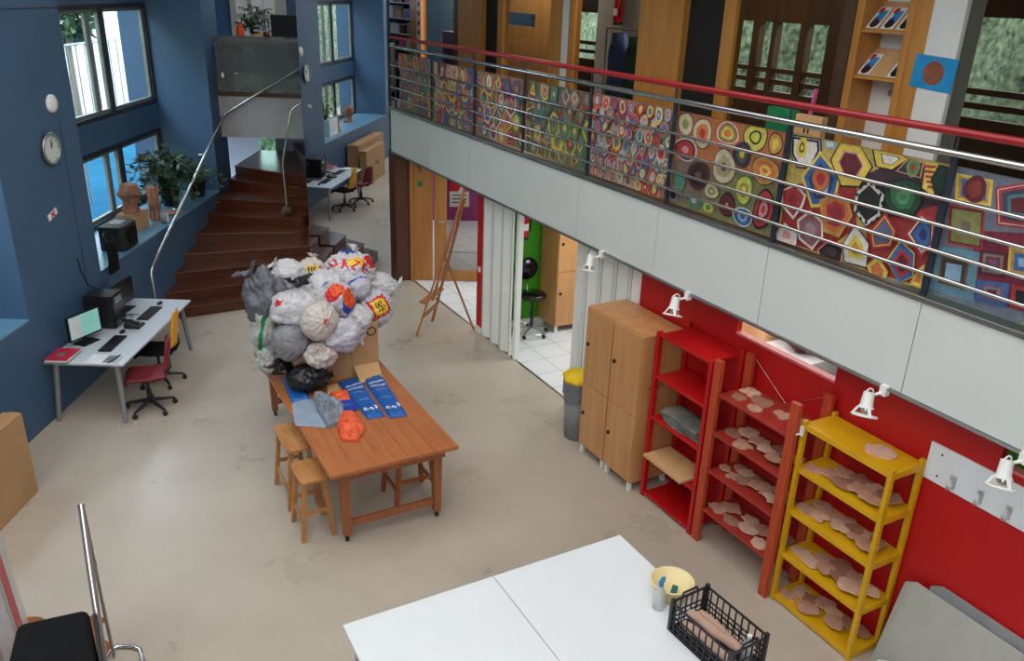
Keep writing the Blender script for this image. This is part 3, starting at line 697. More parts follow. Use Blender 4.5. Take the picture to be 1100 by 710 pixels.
sq([(1042, 490), (1160, 510), (1150, 620), (1034, 605)], [(1, YEL), (.8, OCH), (.6, BLU), (.3, LBL)])
sq([(916, 622), (1046, 640), (1030, 735), (905, 705)], [(1, BLU), (.72, PUR), (.5, GRY), (.3, MAR)])
sq([(1052, 640), (1150, 660), (1140, 750), (1045, 735)], [(1, RED), (.6, BLK)])
for y_, z_, c_ in ((2.45, 3.24, (BLU, OCH, RED)), (2.18, 3.58, (YEL, BLU, MAR)), (2.12, 3.2, (TEA, RED, WHT)), (1.98, 3.42, (RED, GRY, OCH)), (2.45, 3.02, (OLV, MAR, YEL))):
    P8.hexa(y_, z_, .15, [(1, c_[0]), (.68, c_[1]), (.34, c_[2])], 4, .8)
P8.done('nearest panel, grey blue with painted concentric squares')

# ================================================================== LEFT WALL
LROT = -PH                                                            # local x across (v), local y along (u)
def lthing(name, v, u, z, label, cat, rot=0.0, group=None): return thing(name, Lw(v, u, z), label, cat, LROT+rot, group)

# clock, oval cover, sticker on the pier
t = lthing('wall_clock', .0, 1.39, 2.93, 'round silver rimmed wall clock on the blue pier', 'clock'); f = loc_frame(t)
b = MB(lambda x, y, z: f(z, x, y)); b.cyl((0, 0, .002), (0, 0, .03), .165, .17, n=36)
ring = [(.165*math.cos(i*math.pi/20), .165*math.sin(i*math.pi/20), .04) for i in range(40)]; b.tube(ring, .017, 8, closed=True); b.build('clock_case', 'brushed', t)
b = MB(lambda x, y, z: f(z, x, y)); b.cyl((0, 0, .03), (0, 0, .036), .155, n=36); b.build('clock_dial', 'clock_face', t)
b = MB(lambda x, y, z: f(z, x, y))
for i in range(12):
    a = i*math.pi/6; b.beam((.125*math.sin(a), .125*math.cos(a), .037), (.145*math.sin(a), .145*math.cos(a), .037), .008, .002)
b.build('hour_marks', 'print_black', t)
for L_, a_, w_ in ((.075, -.5, .012), (.115, -.18, .008)):
    b = MB(lambda x, y, z: f(z, x, y)); b.beam((.0, 0, .04), (-L_*math.sin(a_), L_*math.cos(a_), .04), w_, .003); b.build('clock_hand', 'black', t)
b = MB(lambda x, y, z: Lw(z, 1.61+x, 3.39+y)); b.lathe([(.001, 0)], (0, 0, 0)); b = MB(lambda x, y, z: Lw(z, 1.61+x, 3.39+y))
b.lathe([(.10, .0), (.10, .02), (.085, .035), (.04, .042), (.0005, .043)], (0, 0, 0), 28); tag(b.build('smoke_detector', 'plastic_white'), 'white round alarm dome above the clock', 'alarm')
t = lthing('safety_sign', .0, 1.24, 2.22, 'small white sign with a red cross below the clock', 'sign'); f = loc_frame(t)
fr = lambda x, y, z: f(z, x*math.cos(.25)-y*math.sin(.25), x*math.sin(.25)+y*math.cos(.25))
MB(fr).box(-.10, .10, -.035, .035, 0, .006).build('plate', 'plastic_white', t)
b = MB(fr); b.beam((-.04, -.03, .008), (.04, .03, .008), .022, .002); b.beam((-.04, .03, .008), (.04, -.03, .008), .022, .002); b.build('cross', 'print_red', t)

# desk
t = lthing('computer_desk', .45, 1.54, 0, 'long white computer desk on grey metal legs against the blue wall', 'desk'); f = loc_frame(t)
MB(f).box(-.43, .45, -1.05, 1.05, .705, .73).build('desk_top', 'desk_top', t, bevel=.004)
b = MB(f); b.box(-.36, .38, -.98, -.94, .66, .705); b.box(-.36, .38, .94, .98, .66, .705); b.box(-.02, .02, -.94, .94, .66, .705); b.build('frame', 'grey_metal', t)
for x, y in ((-.36, -1.0), (.36, -1.0), (.36, .98), (-.36, .98)):
    sx, sy = (1 if x > 0 else -1), (1 if y > 0 else -1)
    MB(f).cyl((x-sx*.02, y-sy*.03, .70), (x+sx*.02, y+sy*.05, 0), .034, .027).build('leg', 'grey_metal', t)
DZ = .73
def monitor(v, u, rot, label, scr, w=.46, h=.31):
    t = lthing('monitor', v, u, DZ, label, 'monitor', rot); f = loc_frame(t)
    MB(f).box(-.09, .09, -.12, .12, 0, .014).build('stand_base', 'black', t, bevel=.006)
    MB(f).box(-.035, -.015, -.03, .03, .014, .2).build('stand_neck', 'black', t)
    MB(f).box(-.012, .02, -w/2, w/2, .075, .075+h).build('bezel', 'black_gloss', t, bevel=.006)
    MB(f).box(.02, .0215, -w/2+.02, w/2-.02, .098, .075+h-.018).build('screen', scr, t)
    return t, f
t, f = monitor(.22, 1.08, -.38, 'lit monitor with a pale green screen at the near end of the desk', 'screen_on')
b = MB(f); b.box(.0217, .0222, -.20, -.05, .11, .35); b.build('screen_window', 'paper', t)
monitor(.20, 2.17, -.1, 'dark switched off monitor at the far end of the desk', 'screen_off')
t = lthing('computer_tower', .21, 1.64, DZ, 'black computer tower standing between the two desk monitors', 'computer'); f = loc_frame(t)
MB(f).box(-.17, .17, -.15, .15, .01, .42).build('case', 'black', t, bevel=.008)
MB(f).box(.17, .182, -.14, .14, .015, .41).build('front_panel', 'black_gloss', t, bevel=.005)
b = MB(f); b.box(.182, .184, -.09, .09, .31, .35); b.box(.182, .184, -.09, .09, .36, .385); b.build('drive_bay', 'plastic_grey', t)
def keyboard(v, u, rot, label):
    t = lthing('keyboard', v, u, DZ, label, 'keyboard', rot, None); f = loc_frame(t)
    MB(f).box(-.075, .075, -.23, .23, 0, .018).build('base', 'black', t, bevel=.005)
    b = MB(f)
    for r in range(5):
        for c in range(17): b.box(-.062+r*.025, -.042+r*.025, -.215+c*.0255, -.195+c*.0255, .018, .024)
    b.build('keys', 'plastic_black', t)
keyboard(.54, 1.05, .02, 'black keyboard in front of the lit monitor'); keyboard(.57, 2.04, 0, 'black keyboard in front of the dark monitor')
def mouse(v, u, label):
    t = lthing('mouse', v, u, DZ, label, 'mouse'); f = loc_frame(t)
    b = MB(f); b.lathe_e((0, 0, .012), (.032, .055, .022), 16, 0)
    for i, p in enumerate(b.v): p.z = max(p.z, DZ+.001)
    b.build('body', 'black', t); MB(f).cyl((0, .03, .028), (0, .038, .028), .006).build('wheel', 'plastic_grey', t)
mouse(.50, 1.40, 'black mouse beside the near keyboard'); mouse(.56, 2.40, 'black mouse beside the far keyboard')
t = lthing('desk_phone', .56, 1.60, DZ, 'black corded desk phone in the middle of the desk', 'phone'); f = loc_frame(t)
b = MB(f); b.hexa([(-.09, -.09, 0), (.10, -.09, 0), (.10, .09, 0), (-.09, .09, 0)], [(-.09, -.09, .07), (.10, -.09, .025), (.10, .09, .025), (-.09, .09, .07)]); b.build('phone_base', 'black', t, bevel=.006)
b = MB(f); b.tube([(-.10, -.06, .10), (-.05, -.065, .105), (.03, -.065, .085), (.09, -.06, .06)], [.024, .015, .015, .024], 10); b.build('handset', 'black_gloss', t)
b = MB(f)
for i in range(4):
    for j in range(3): b.box(-.02+i*.026, -.002+i*.026, .0+j*.026, .018+j*.026, .047-i*.005, .058-i*.006)
b.build('keypad', 'plastic_grey', t)
t = lthing('ring_binder', .17, .63, DZ, 'red folder lying on the near back corner of the desk', 'folder'); f = loc_frame(t)
MB(f).box(-.125, .125, -.165, .165, 0, .012).build('back_cover', 'folder_grey', t)
MB(f).box(-.12, .12, -.16, .16, .012, .04).build('pages', 'paper', t)
MB(f).box(-.125, .125, -.165, .165, .04, .046).build('front_cover', 'paper_red', t)
MB(f).box(-.05, .03, -.06, .04, .046, .047).build('cover_picture', 'folder_grey', t)
t = lthing('paper_stack', .64, .60, DZ, 'stack of white printed sheets at the near front corner of the desk', 'paper'); f = loc_frame(t)
b = MB(f)
for i in range(5): b.box(-.16+R.uniform(-.01, .01), .16+R.uniform(-.01, .01), -.13, .13+R.uniform(-.01, .01), i*.003, i*.003+.0028)
b.build('sheets', 'paper', t); MB(f).box(.02, .15, -.10, .10, .0148, .0152).build('printed_form', 'folder_grey', t)
MB(f).cyl((.10, -.12, .02), (.14, .11, .022), .006).build('pen', 'black', t)
b = MB(Lw); b.tube([(.13, 1.9, .742), (.3, 1.98, .738), (.42, 1.92, .738), (.40, 1.8, .738), (.28, 1.85, .738), (.34, 2.0, .738), (.46, 1.98, .738)], .005, 6)
tag(b.build('desk_cable', 'black'), 'loose black cable looped on the desk by the tower', 'cable')
b = MB(Lw); b.tube([(.015, 1.85, .8), (.012, 1.84, 1.15), (.012, 1.72, 1.22), (.012, 1.62, 1.42), (.012, 1.58, 1.6)], .006, 6)
tag(b.build('wall_cable', 'black'), 'thin black cable running up the blue wall behind the tower', 'cable')

# swivel chairs
def swivel(v, u, rot, label, seat_m, back_m, kind):
    t = lthing('swivel_chair', v, u, 0, label, 'chair', rot, 'swivel chairs at the desk'); f = loc_frame(t)
    b = MB(f)
    for i in range(5):
        a = i*2*math.pi/5+.3; c, s_ = math.cos(a), math.sin(a)
        b.tube([(.02*c, .02*s_, .12), (.16*c, .16*s_, .095), (.27*c, .27*s_, .075)], [.026, .021, .015], 8)
    b.build('star_base', 'plastic_black', t)
    for i in range(5):
        a = i*2*math.pi/5+.3; c, s_ = math.cos(a), math.sin(a)
        w = MB(f); w.cyl((.275*c-.018*s_, .275*s_+.018*c, .028), (.275*c+.018*s_, .275*s_-.018*c, .028), .028); w.cyl((.275*c, .275*s_, .03), (.272*c, .272*s_, .075), .012); w.build('caster', 'rubber', t)
    b = MB(f); b.cyl((0, 0, .09), (0, 0, .26), .028); b.cyl((0, 0, .26), (0, 0, .42), .016); b.build('gas_column', 'black', t)
    MB(f).box(-.09, .09, -.09, .09, .405, .425).build('mechanism', 'black', t)
    b = MB(f)
    def seat(s, q):
        x, y = (s-.5)*.44, (q-.5)*.44
        k = 1-.10*abs(2*q-1)**4; return (x*1.0, y*k, .455+.02*(2*abs(s-.5))**2-.06*max(0, (.12-s)/.12)**1.5)
    b.grid(seat, 14, 14); b.build('seat', seat_m, t, solid=.035)
    b = MB(f); b.tube([(.08, 0, .43), (.22, 0, .44), (.265, 0, .52), (.262, 0, .66)], .016, 8); b.build('back_post', 'black', t)
    b = MB(f)
    def back(s, q):
        w = (.40-.20*q) if kind == 'wide' else (.37-.10*q-.1*max(0, q-.75)*2)
        y = (s-.5)*w; return (.25+.05*q-.10*(2*(s-.5))**2*.4, y, .54+q*(.44 if kind == 'wide' else .36)-.03*(2*(s-.5))**4*q)
    b.grid(back, 12, 14); b.build('backrest', back_m, t, solid=.018 if kind == 'wide' else .03)
    return t
swivel(.98, .84, .35, 'dark red swivel chair at the near end of the desk', 'seat_red', 'seat_red', 'slim')
swivel(.82, 1.56, .12, 'swivel chair with a yellow backrest and black seat', 'black_cloth', 'seat_yellow', 'wide')

# things on the far window sill
SZ = 1.27
t = lthing('loudspeaker', -.20, 3.18, SZ, 'black loudspeaker lying on the window sill next to the pier', 'speaker'); f = loc_frame(t)
b = MB(f)
b.prism([(-.17, -.27), (.12, -.27), (.17, -.2), (.17, .16), (.10, .24), (-.17, .26)], 0, .34); b.build('cabinet', 'black', t, bevel=.02)
b = MB(f); b.cyl((.17, -.02, .17), (.19, -.02, .17), .12, .13, n=24); b.build('driver_grille', 'black_cloth', t)
b = MB(f); b.tube([(-.05, -.272, .2), (-.05, -.30, .22), (.06, -.30, .22), (.06, -.272, .2)], .012); b.build('handle', 'plastic_black', t)
b = MB(f); b.box(-.10, .06, -.1, .12, .34, .344); b.build('top_plate', 'plastic_grey', t)
t = lthing('shoulder_bag', .05, 2.36, 1.18, 'flat black bag hanging at the pier end of the window sill', 'bag'); f = loc_frame(t)
b = MB(f); b.grid(lambda s, q: (.05*math.sin(math.pi*s)*math.sin(math.pi*q)**.5*1.0, (s-.5)*(.24-.03*q), q*.42), 10, 12); b.build('bag_body', 'black_cloth', t, solid=.03)
b = MB(f); b.tube([(.0, -.08, .42), (-.06, -.05, .50), (-.08, .05, .50), (.0, .08, .42)], .01, 6); b.build('strap', 'black', t)
t = lthing('cardboard_plinth', -.42, 4.10, SZ, 'small orange brown cardboard box under the clay head on the sill', 'box'); f = loc_frame(t)
MB(f).box(-.15, .15, -.21, .21, 0, .24).build('box_body', 'cardboard', t, bevel=.003)
b = MB(f); b.box(-.152, .152, -.212, -.0, .235, .245); b.box(-.152, .152, .004, .212, .235, .245); b.build('box_flap', 'cardboard_dark', t)
t = lthing('clay_sculpture', -.42, 4.10, SZ+.245, 'rough brown clay head on a box by the window', 'sculpture'); f = loc_frame(t)
def head(s, q):
    a = 2*math.pi*s; z = q*.44
    r = .09+.055*math.exp(-((q-.68)/.26)**2)+.025*math.exp(-((q-.05)/.12)**2)
    if q > .93: r *= max(.02, (1-q)/.07)**.5
    r *= 1+.28*fbm((math.cos(a)*1.4, math.sin(a)*1.4, q*4), 4)
    r += .035*math.exp(-((q-.60)/.05)**2)*max(0, math.cos(a-.4))**6-.02*math.exp(-((q-.71)/.04)**2)*max(0, math.cos(a-.4))**2
    return (r*math.cos(a), r*math.sin(a)*1.05, z)
b = MB(f); b.grid(head, 40, 34); b.build('head', 'clay_dark', t, weld=True)
t = lthing('clay_totem', -.30, 4.62, SZ, 'tall stacked clay column with vertical stripes beside the plant', 'sculpture'); f = loc_frame(t)
b = MB(f); b.lathe([(.075, 0), (.08, .08), (.07, .17), (.085, .18), (.08, .26), (.085, .33), (.07, .34), (.075, .42), (.072, .52), (.001, .525)], (0, 0, 0), 18); b.build('column', 'clay_dark', t)
b = MB(f)
for i in range(7): MB(f).tube([(.078*math.cos(i*.9), .078*math.sin(i*.9), .36), (.08*math.cos(i*.9), .08*math.sin(i*.9), .52)], .010, 6).build('rib', 'clay', t)
for i in range(7): MB(f).tube([(.083*math.cos(i*.9), .083*math.sin(i*.9), .02), (.083*math.cos(i*.9+.1), .083*math.sin(i*.9+.1), .16)], .010, 6).build('rib', 'clay', t)
t = lthing('ceramic_cup', -.10, 4.45, SZ, 'small grey cup with a pale stripe at the sill edge', 'cup'); f = loc_frame(t)
b = MB(f); b.lathe([(.001, .0), (.05, 0), (.058, .15), (.052, .15), (.046, .02), (.001, .02)], (0, 0, 0), 20); b.build('cup_body', 'plastic_grey', t)
MB(f).box(.045, .062, -.018, .018, .01, .145).build('stripe', 'plastic_white', t)
t = lthing('shallow_dish', -.18, 5.0, SZ, 'shallow pale dish on the sill beneath the plant', 'dish'); f = loc_frame(t)
b = MB(f); b.lathe([(.001, 0), (.09, 0), (.15, .035), (.14, .035), (.08, .012), (.001, .012)], (0, 0, 0), 24); b.build('dish', 'clay', t)

def plant(name, fr_pos, label, spread, nst, seed, leafm, pot=True, potm='pot_dark', lsize=.1, rise=.75, drop=.5):
    rr = random.Random(seed)
    t = thing(name, fr_pos, label, 'plant', LROT); f = loc_frame(t)
    if pot:
        b = MB(f); b.lathe([(.001, 0), (.11, 0), (.15, .24), (.16, .24), (.16, .28), (.14, .28), (.13, .23), (.001, .22)], (0, 0, 0), 22); b.build('pot', potm, t)
    st_ = MB(f); lv = MB(f)
    for i in range(nst):
        a = rr.uniform(0, 2*math.pi); L_ = spread*rr.uniform(.5, 1.0); up = rise*rr.uniform(.5, 1.0); dr = drop*rr.uniform(.0, 1.0)
        pts = []
        for k in range(9):
            q = k/8; pts.append(Vector((math.cos(a)*L_*q**1.2, math.sin(a)*L_*q**1.2*1.25, .24+up*math.sin(min(1, q*1.15)*math.pi/2)-dr*q**3)))
        if i % 3 == 0:
            for p in pts: p.z = .24+(p.z-.24)*.6+0
        for p in pts: p.x = max(min(p.x, .45), -.42)
        st_.tube(pts, .006, 5)
        for k in range(1, 9):
            for s_ in range(3):
                p = pts[k]; d = Vector((math.cos(a+rr.uniform(-1.6, 1.6)), math.sin(a+rr.uniform(-1.6, 1.6)), rr.uniform(-.7, .5))).normalized()
                w = d.cross(Vector((0, 0, 1))).normalized(); l_ = lsize*rr.uniform(.7, 1.3); n_ = d.cross(w)*l_*.12
                lv.add([p, p+d*l_*.4+w*l_*.3+n_, p+d*l_, p+d*l_*.4-w*l_*.3+n_, p+d*l_*.5], [(0, 1, 4), (1, 2, 4), (2, 3, 4), (3, 0, 4)], 0, True)
    st_.build('stems', 'leaf', t); lv.build('leaves', leafm, t)
    return t
plant('bushy_plant', Lw(-.42, 5.55, SZ), 'bushy dark green potted plant at the stair end of the sill', .62, 44, 4, 'leaf', lsize=.12, rise=.85, drop=.85)
plant('trailing_plant', Lw(-.22, 6.25, SZ), 'thin trailing plant spilling over the sill end by the stairs', .5, 11, 9, 'leaf_pale', lsize=.075, rise=.35, drop=.55)

# near bay, mostly seen in the mirror
t = lthing('white_planter', -.38, -.75, SZ, 'white square planter on the other window sill, seen in the mirror', 'planter'); f = loc_frame(t)
b = MB(f)
for x0, x1, y0, y1 in ((-.2, .2, -.3, -.27), (-.2, .2, .27, .3), (-.2, -.17, -.27, .27), (.17, .2, -.27, .27)): b.box(x0, x1, y0, y1, 0, .4)
b.box(-.17, .17, -.27, .27, 0, .34); b.build('planter_box', 'pot_white', t)
plant('leafy_stems', Lw(-.38, -.75, SZ+.10), 'sparse leafy stems growing in the white planter in the mirror', .4, 14, 12, 'leaf_pale', pot=False, lsize=.08, rise=.7, drop=.2)
t = lthing('clay_figure', -.30, -1.35, SZ, 'slim pale clay figure beside the white planter in the mirror', 'sculpture'); f = loc_frame(t)
b = MB(f); b.lathe([(.10, 0), (.09, .05), (.055, .16), (.07, .24), (.045, .32), (.05, .37), (.03, .42), (.001, .43)], (0, 0, 0), 16); b.build('figure', 'clay', t)
t = lthing('clay_bust', -.55, -3.0, SZ, 'lumpy brown clay bust alone on the sill in the mirror', 'sculpture'); f = loc_frame(t)
b = MB(f); b.grid(lambda s, q: head(s, q), 32, 28); b.build('bust', 'clay_dark', t, weld=True)

# big flat cardboard cartons along the near bay
def carton(v0, v1, u0, u1, z1, label, txt=None, flaps=True, rot=0.0):
    t = lthing('cardboard_carton', (v0+v1)/2, (u0+u1)/2, 0, label, 'box', rot); f = loc_frame(t); a, c = (v1-v0)/2, (u1-u0)/2
    b = MB(f)
    b.box(-a, a, -c, -c+.012, 0, z1); b.box(-a, a, c-.012, c, 0, z1); b.box(-a, -a+.012, -c+.012, c-.012, 0, z1); b.box(a-.012, a, -c+.012, c-.012, 0, z1); b.box(-a+.012, a-.012, -c+.012, c-.012, 0, .012)
    b.build('carton_body', 'cardboard', t)
    b = MB(f)
    b.hexa([(-a, -c, z1), (0, -c, z1+.01), (0, c, z1+.01), (-a, c, z1)], [(-a, -c, z1+.008), (0, -c, z1+.018), (0, c, z1+.018), (-a, c, z1+.008)])
    b.hexa([(.004, -c, z1+.01), (a, -c, z1), (a, c, z1), (.004, c, z1+.01)], [(.004, -c, z1+.018), (a, -c, z1+.008), (a, c, z1+.008), (.004, c, z1+.018)])
    b.build('carton_flap', 'cardboard_dark', t)
    if txt: text_mesh(txt, .13, lambda x, y, z: f(a+.001+z, x-c*.1, z1*.52+y), 'carton_lettering', 'ink_dark', t)
    return t
carton(.05, .34, -3.3, -1.02, .98, 'long tall cardboard carton against the blue wall at the near left')
carton(.40, .58, -2.55, -.93, .86, 'flat cardboard carton with dark lettering in front of the tall one', 'EXCIT', rot=0)

# odds and ends at the near left corner
t = thing('chrome_stand', (-.18, 5.75, 0), 'chrome tube stand with a curved foot at the lower left', 'stand')
b = MB(); b.tube([(-.245, 5.10, .16), (-.235, 5.64, .82), (-.225, 5.90, 1.16)], .024, 12); b.build('front_tube', 'steel', t)
b = MB(); b.tube([(-.215, 5.90, 1.14), (-.205, 5.72, .5), (-.19, 5.56, .012)], .012, 8); b.build('rear_tube', 'brushed', t)
b = MB(); b.cyl((-.225, 5.80, .70), (-.195, 5.80, .70), .022); b.build('clamp', 'black', t)
b = MB(); b.tube([(-.26, 5.52, .018), (-.22, 5.62, .018), (-.16, 5.655, .018), (-.05, 5.60, .018), (-.01, 5.54, .018), (-.005, 5.40, .018), (-.0, 5.2, .018)], .016, 10); b.build('foot_tube', 'steel', t)
t = thing('padded_case', (-.50, 4.55, 0), 'black padded case at the lower left corner', 'case')
b = MB(); b.hexa([(-.80, 4.05, .04), (-.24, 4.05, .04), (-.26, 5.02, .04), (-.70, 5.04, .04)], [(-.80, 4.05, .94), (-.24, 4.05, .94), (-.26, 4.96, .97), (-.66, 5.0, .97)]); b.build('case_body', 'black_cloth', t, bevel=.05, seg=4)
b = MB(); b.hexa([(-.232, 4.05, .05), (-.205, 4.05, .05), (-.215, 4.99, .05), (-.245, 5.0, .05)], [(-.232, 4.05, .90), (-.205, 4.05, .90), (-.215, 4.92, .93), (-.245, 4.94, .93)]); b.build('side_trim', 'plastic_black', t, bevel=.01)
for x, y in ((-.7, 4.12), (-.32, 4.12), (-.34, 4.9), (-.62, 4.92)): MB().cyl((x, y, 0), (x, y, .06), .03).build('foot', 'rubber', t)
b = MB(); b.grid(lambda s, q: (-.86+.62*s+.05*math.sin(q*7), 5.55+.75*q-.30*s*q+.05*math.sin(s*9), .008+.03*abs(fbm((s*3, q*3, 1), 3))), 22, 16)
tag(b.build('kraft_sheet', 'orange_cloth', solid=.006), 'crumpled brown wrapping sheet on the floor behind the black case', 'paper sheet')
def board(p, name, m, label, cols=()):
    """leaning board: p = four corners (near foot, far foot, far top, near top)"""
    o = (Vector(p[0])+Vector(p[1]))/2; t = thing(name, o, label, 'board')
    n = (Vector(p[1])-Vector(p[0])).cross(Vector(p[3])-Vector(p[0])).normalized()
    b = MB(); b.plate(p, n*-.02); b.build('panel', m, t)
    for c, (s0, s1, q0, q1) in cols:
        P = lambda s, q: Vector(p[0])*(1-s)*(1-q)+Vector(p[1])*s*(1-q)+Vector(p[2])*s*q+Vector(p[3])*(1-s)*q
        b = MB(); b.plate([P(s0, q0)+n*.001, P(s1, q0)+n*.001, P(s1, q1)+n*.001, P(s0, q1)+n*.001], n*.0015); b.build('patch', c, t)
    return t, n
board([(-.86, 4.9, 0), (-.84, 6.30, 0), (-.90, 6.30, .92), (-.92, 4.9, .92)], 'leaning_board', 'cardboard', 'brown cardboard sheet standing at the left edge', ())
board([(-.76, 5.0, 0), (-.735, 6.18, 0), (-.80, 6.25, 1.12), (-.82, 5.0, 1.12)], 'wrapped_board', 'wrap', 'white plastic wrapped board with a red patch at the left edge', (('paper_red', (.62, .8, .05, .8)), ('bag_lilac', (.1, .5, .1, .95)), ('plastic_yellow', (.93, .99, .88, .99))))

# ================================================================== WOODEN TABLE
t = thing('work_table', (2.26, 7.5, 0), 'long wooden work table on casters heaped with bags', 'table')
for i in range(5):
    MB().box(1.65+i*.244, 1.65+i*.244+.2425, 6.04, 8.98, .765, .80).build('plank', 'table_wood', t, bevel=.002)
b = MB(); b.box(1.76, 2.76, 6.10, 6.13, .68, .765); b.box(1.76, 2.76, 8.88, 8.91, .68, .765); b.box(1.76, 1.79, 6.13, 8.88, .68, .765); b.box(2.73, 2.76, 6.13, 8.88, .68, .765); b.build('apron', 'leg_wood', t)
for x, y in ((1.81, 6.17), (2.70, 6.17), (1.81, 8.84), (2.70, 8.84)):
    l = MB(); l.hexa([(x-.033, y-.033, .07), (x+.033, y-.033, .07), (x+.033, y+.033, .07), (x-.033, y+.033, .07)], [(x-.045, y-.04, .765), (x+.045, y-.04, .765), (x+.045, y+.04, .765), (x-.045, y+.04, .765)]); lg = l.build('leg', 'leg_wood', t, bevel=.003)
    c = MB(); c.cyl((x-.012, y, .028), (x+.012, y, .028), .028); c.box(x-.016, x+.016, y-.012, y+.012, .03, .07); c.build('caster', 'rubber', t)
for y in (6.17, 8.84): MB().box(1.843, 2.667, y-.018, y+.018, .15, .22).build('stretcher', 'leg_wood', t)

def stool(x0, x1, y0, y1, h, label, m, octa=False, tilt=.03):
    t = thing('wooden_stool', ((x0+x1)/2, (y0+y1)/2, 0), label, 'stool', 0, 'wooden stools round the work table'); f = loc_frame(t); a, c = (x1-x0)/2, (y1-y0)/2
    k = .35*a if octa else .03
    po = [(-a+k, -c), (a-k, -c), (a, -c+k), (a, c-k), (a-k, c), (-a+k, c), (-a, c-k), (-a, -c+k)]
    MB(f).prism(po, h-.035, h).build('seat', m, t, bevel=.006)
    L_ = []
    for sx in (-1, 1):
        for sy in (-1, 1):
            p, q = Vector((sx*(a+.01), sy*(c-.02), 0)), Vector((sx*(a-.045), sy*(c-.06), h-.035)); L_.append((p, q))
            MB(f).beam(p, q, .042, .042).build('leg', m, t, bevel=.003)
    at = lambda i, z: L_[i][0].lerp(L_[i][1], z/(h-.035))
    for i, j, z in ((0, 1, .2), (2, 3, .2), (0, 2, .28), (1, 3, .28)): MB(f).beam(at(i, z), at(j, z), .022, .035).build('stretcher', m, t)
    return t
stool(1.475, 1.735, 6.84, 7.40, .66, 'pale stool with rounded corners left of the work table, the farther one', 'stool_wood', True)
stool(1.46, 1.72, 6.30, 6.70, .63, 'square wooden stool half under the near left table corner', 'stool_wood')
stool(2.40, 2.80, 6.40, 6.82, .62, 'reddish wooden stool pushed under the right side of the work table', 'stool_dark')

# ------------------------------------------------------------------ the cardboard box and the heap of bags
TZ = .80
t = thing('cardboard_box', (2.43, 8.25, TZ), 'open cardboard box standing on the work table under the bags', 'box')
b = MB()
X0b, X1b, Y0b, Y1b, Hb = 2.10, 2.76, 7.86, 8.50, .60
b.box(X0b, X1b, Y0b, Y0b+.01, TZ, TZ+Hb); b.box(X0b, X1b, Y1b-.01, Y1b, TZ, TZ+Hb); b.box(X0b, X0b+.01, Y0b+.01, Y1b-.01, TZ, TZ+Hb); b.box(X1b-.01, X1b, Y0b+.01, Y1b-.01, TZ, TZ+Hb); b.box(X0b, X1b, Y0b+.01, Y1b-.01, TZ, TZ+.01)
b.build('box_body', 'cardboard', t)
b = MB(); b.box(2.455, 2.462, Y0b-.004, Y0b, TZ, TZ+Hb); b.build('box_seam', 'cardboard_dark', t)
text_mesh('TO', .15, lambda x, y, z: Vector((2.64+x, Y0b-.001-z, TZ+Hb-.11+y)), 'box_lettering', 'ink_dark', t)
b = MB(); b.hexa([(2.48, 7.66, TZ+.005), (2.73, 7.66, TZ+.005), (2.75, 7.855, TZ+.12), (2.47, 7.855, TZ+.12)], [(2.48, 7.66, TZ+.013), (2.73, 7.66, TZ+.013), (2.75, 7.85, TZ+.13), (2.47, 7.85, TZ+.13)]); b.build('box_flap', 'kraft', t)

def plastic_bag(px, py, Y, r, m, label, seed, up=(0, -.3, 1), knot=.8, marks=None, pleat=.05, lump=.16, knotm=None, res=(64, 44), extra=None):
    """a filled bag: gathered, creased body; its tied neck is a part; marks: list of (function(dir)->bool, material)"""
    c = at_y(px, py, Y); up = Vector(up).normalized()
    c.z = max(c.z, TZ+r[2]*.96)
    a = up.cross(Vector((0, 1, 0)) if abs(up.y) < .9 else Vector((1, 0, 0))).normalized(); d = up.cross(a)
    t = thing('plastic_bag', (c.x, c.y, c.z-r[2]), label, 'bag', 0, 'heap of stuffed plastic bags on the work table')
    mats_ = [m]+[x[1] for x in (marks or [])]; b = MB(); nu, nv = res
    def pt(s, q):
        th = math.pi*q; ph = 2*math.pi*s
        k = Vector((math.sin(th)*math.cos(ph), math.sin(th)*math.sin(ph), math.cos(th)))
        w = a*k.x+d*k.y+up*k.z
        n1 = fbm((w.x*1.6+seed, w.y*1.6, w.z*1.6), 3); n2 = 1-abs(fbm((w.x*4.4, w.y*4.4+seed, w.z*4.4), 4))*2
        rr_ = 1+lump*n1+.085*n2+pleat*math.sin(ph*11+seed+4*n1)*max(0, 1-th/1.5)*min(1, th/.25)
        if th < .5: rr_ += .10*(1-th/.5)**2
        return c+Vector((w.x*r[0], w.y*r[1], w.z*r[2]))*rr_
    def mk(s, q):
        if not marks: return 0
        p = pt(s, q)-c; w = Vector((p.x/r[0], p.y/r[1], p.z/r[2])).normalized()
        k = 0
        for i, (fn, _) in enumerate(marks):
            if fn(w): k = i+1
        return k
    b.grid(pt, nu, nv, 0, True, mk); b.build('bag_body', mats_, t, weld=True)
    if knot:
        top = pt(0, 0); k = MB(); rk = min(r)*.30*knot; rs = random.Random(seed)
        def tuft(s, q):
            ph = 2*math.pi*s; w = rk*(.28+.95*q**1.4)*(1+.4*math.sin(ph*5+seed)*q); z = rk*1.5*q*(1+.35*math.sin(ph*2+seed*2)*q)
            return top+a*(w*math.cos(ph)*1.25)+d*(w*math.sin(ph)*.75)+up*(z*.8-.012)
        k.grid(tuft, 26, 7); k.build('tied_neck', knotm or m, t)
    return t
def cone(dx, dy, dz, lim): 
    v = Vector((dx, dy, dz)).normalized(); return lambda w: w.dot(v) > lim
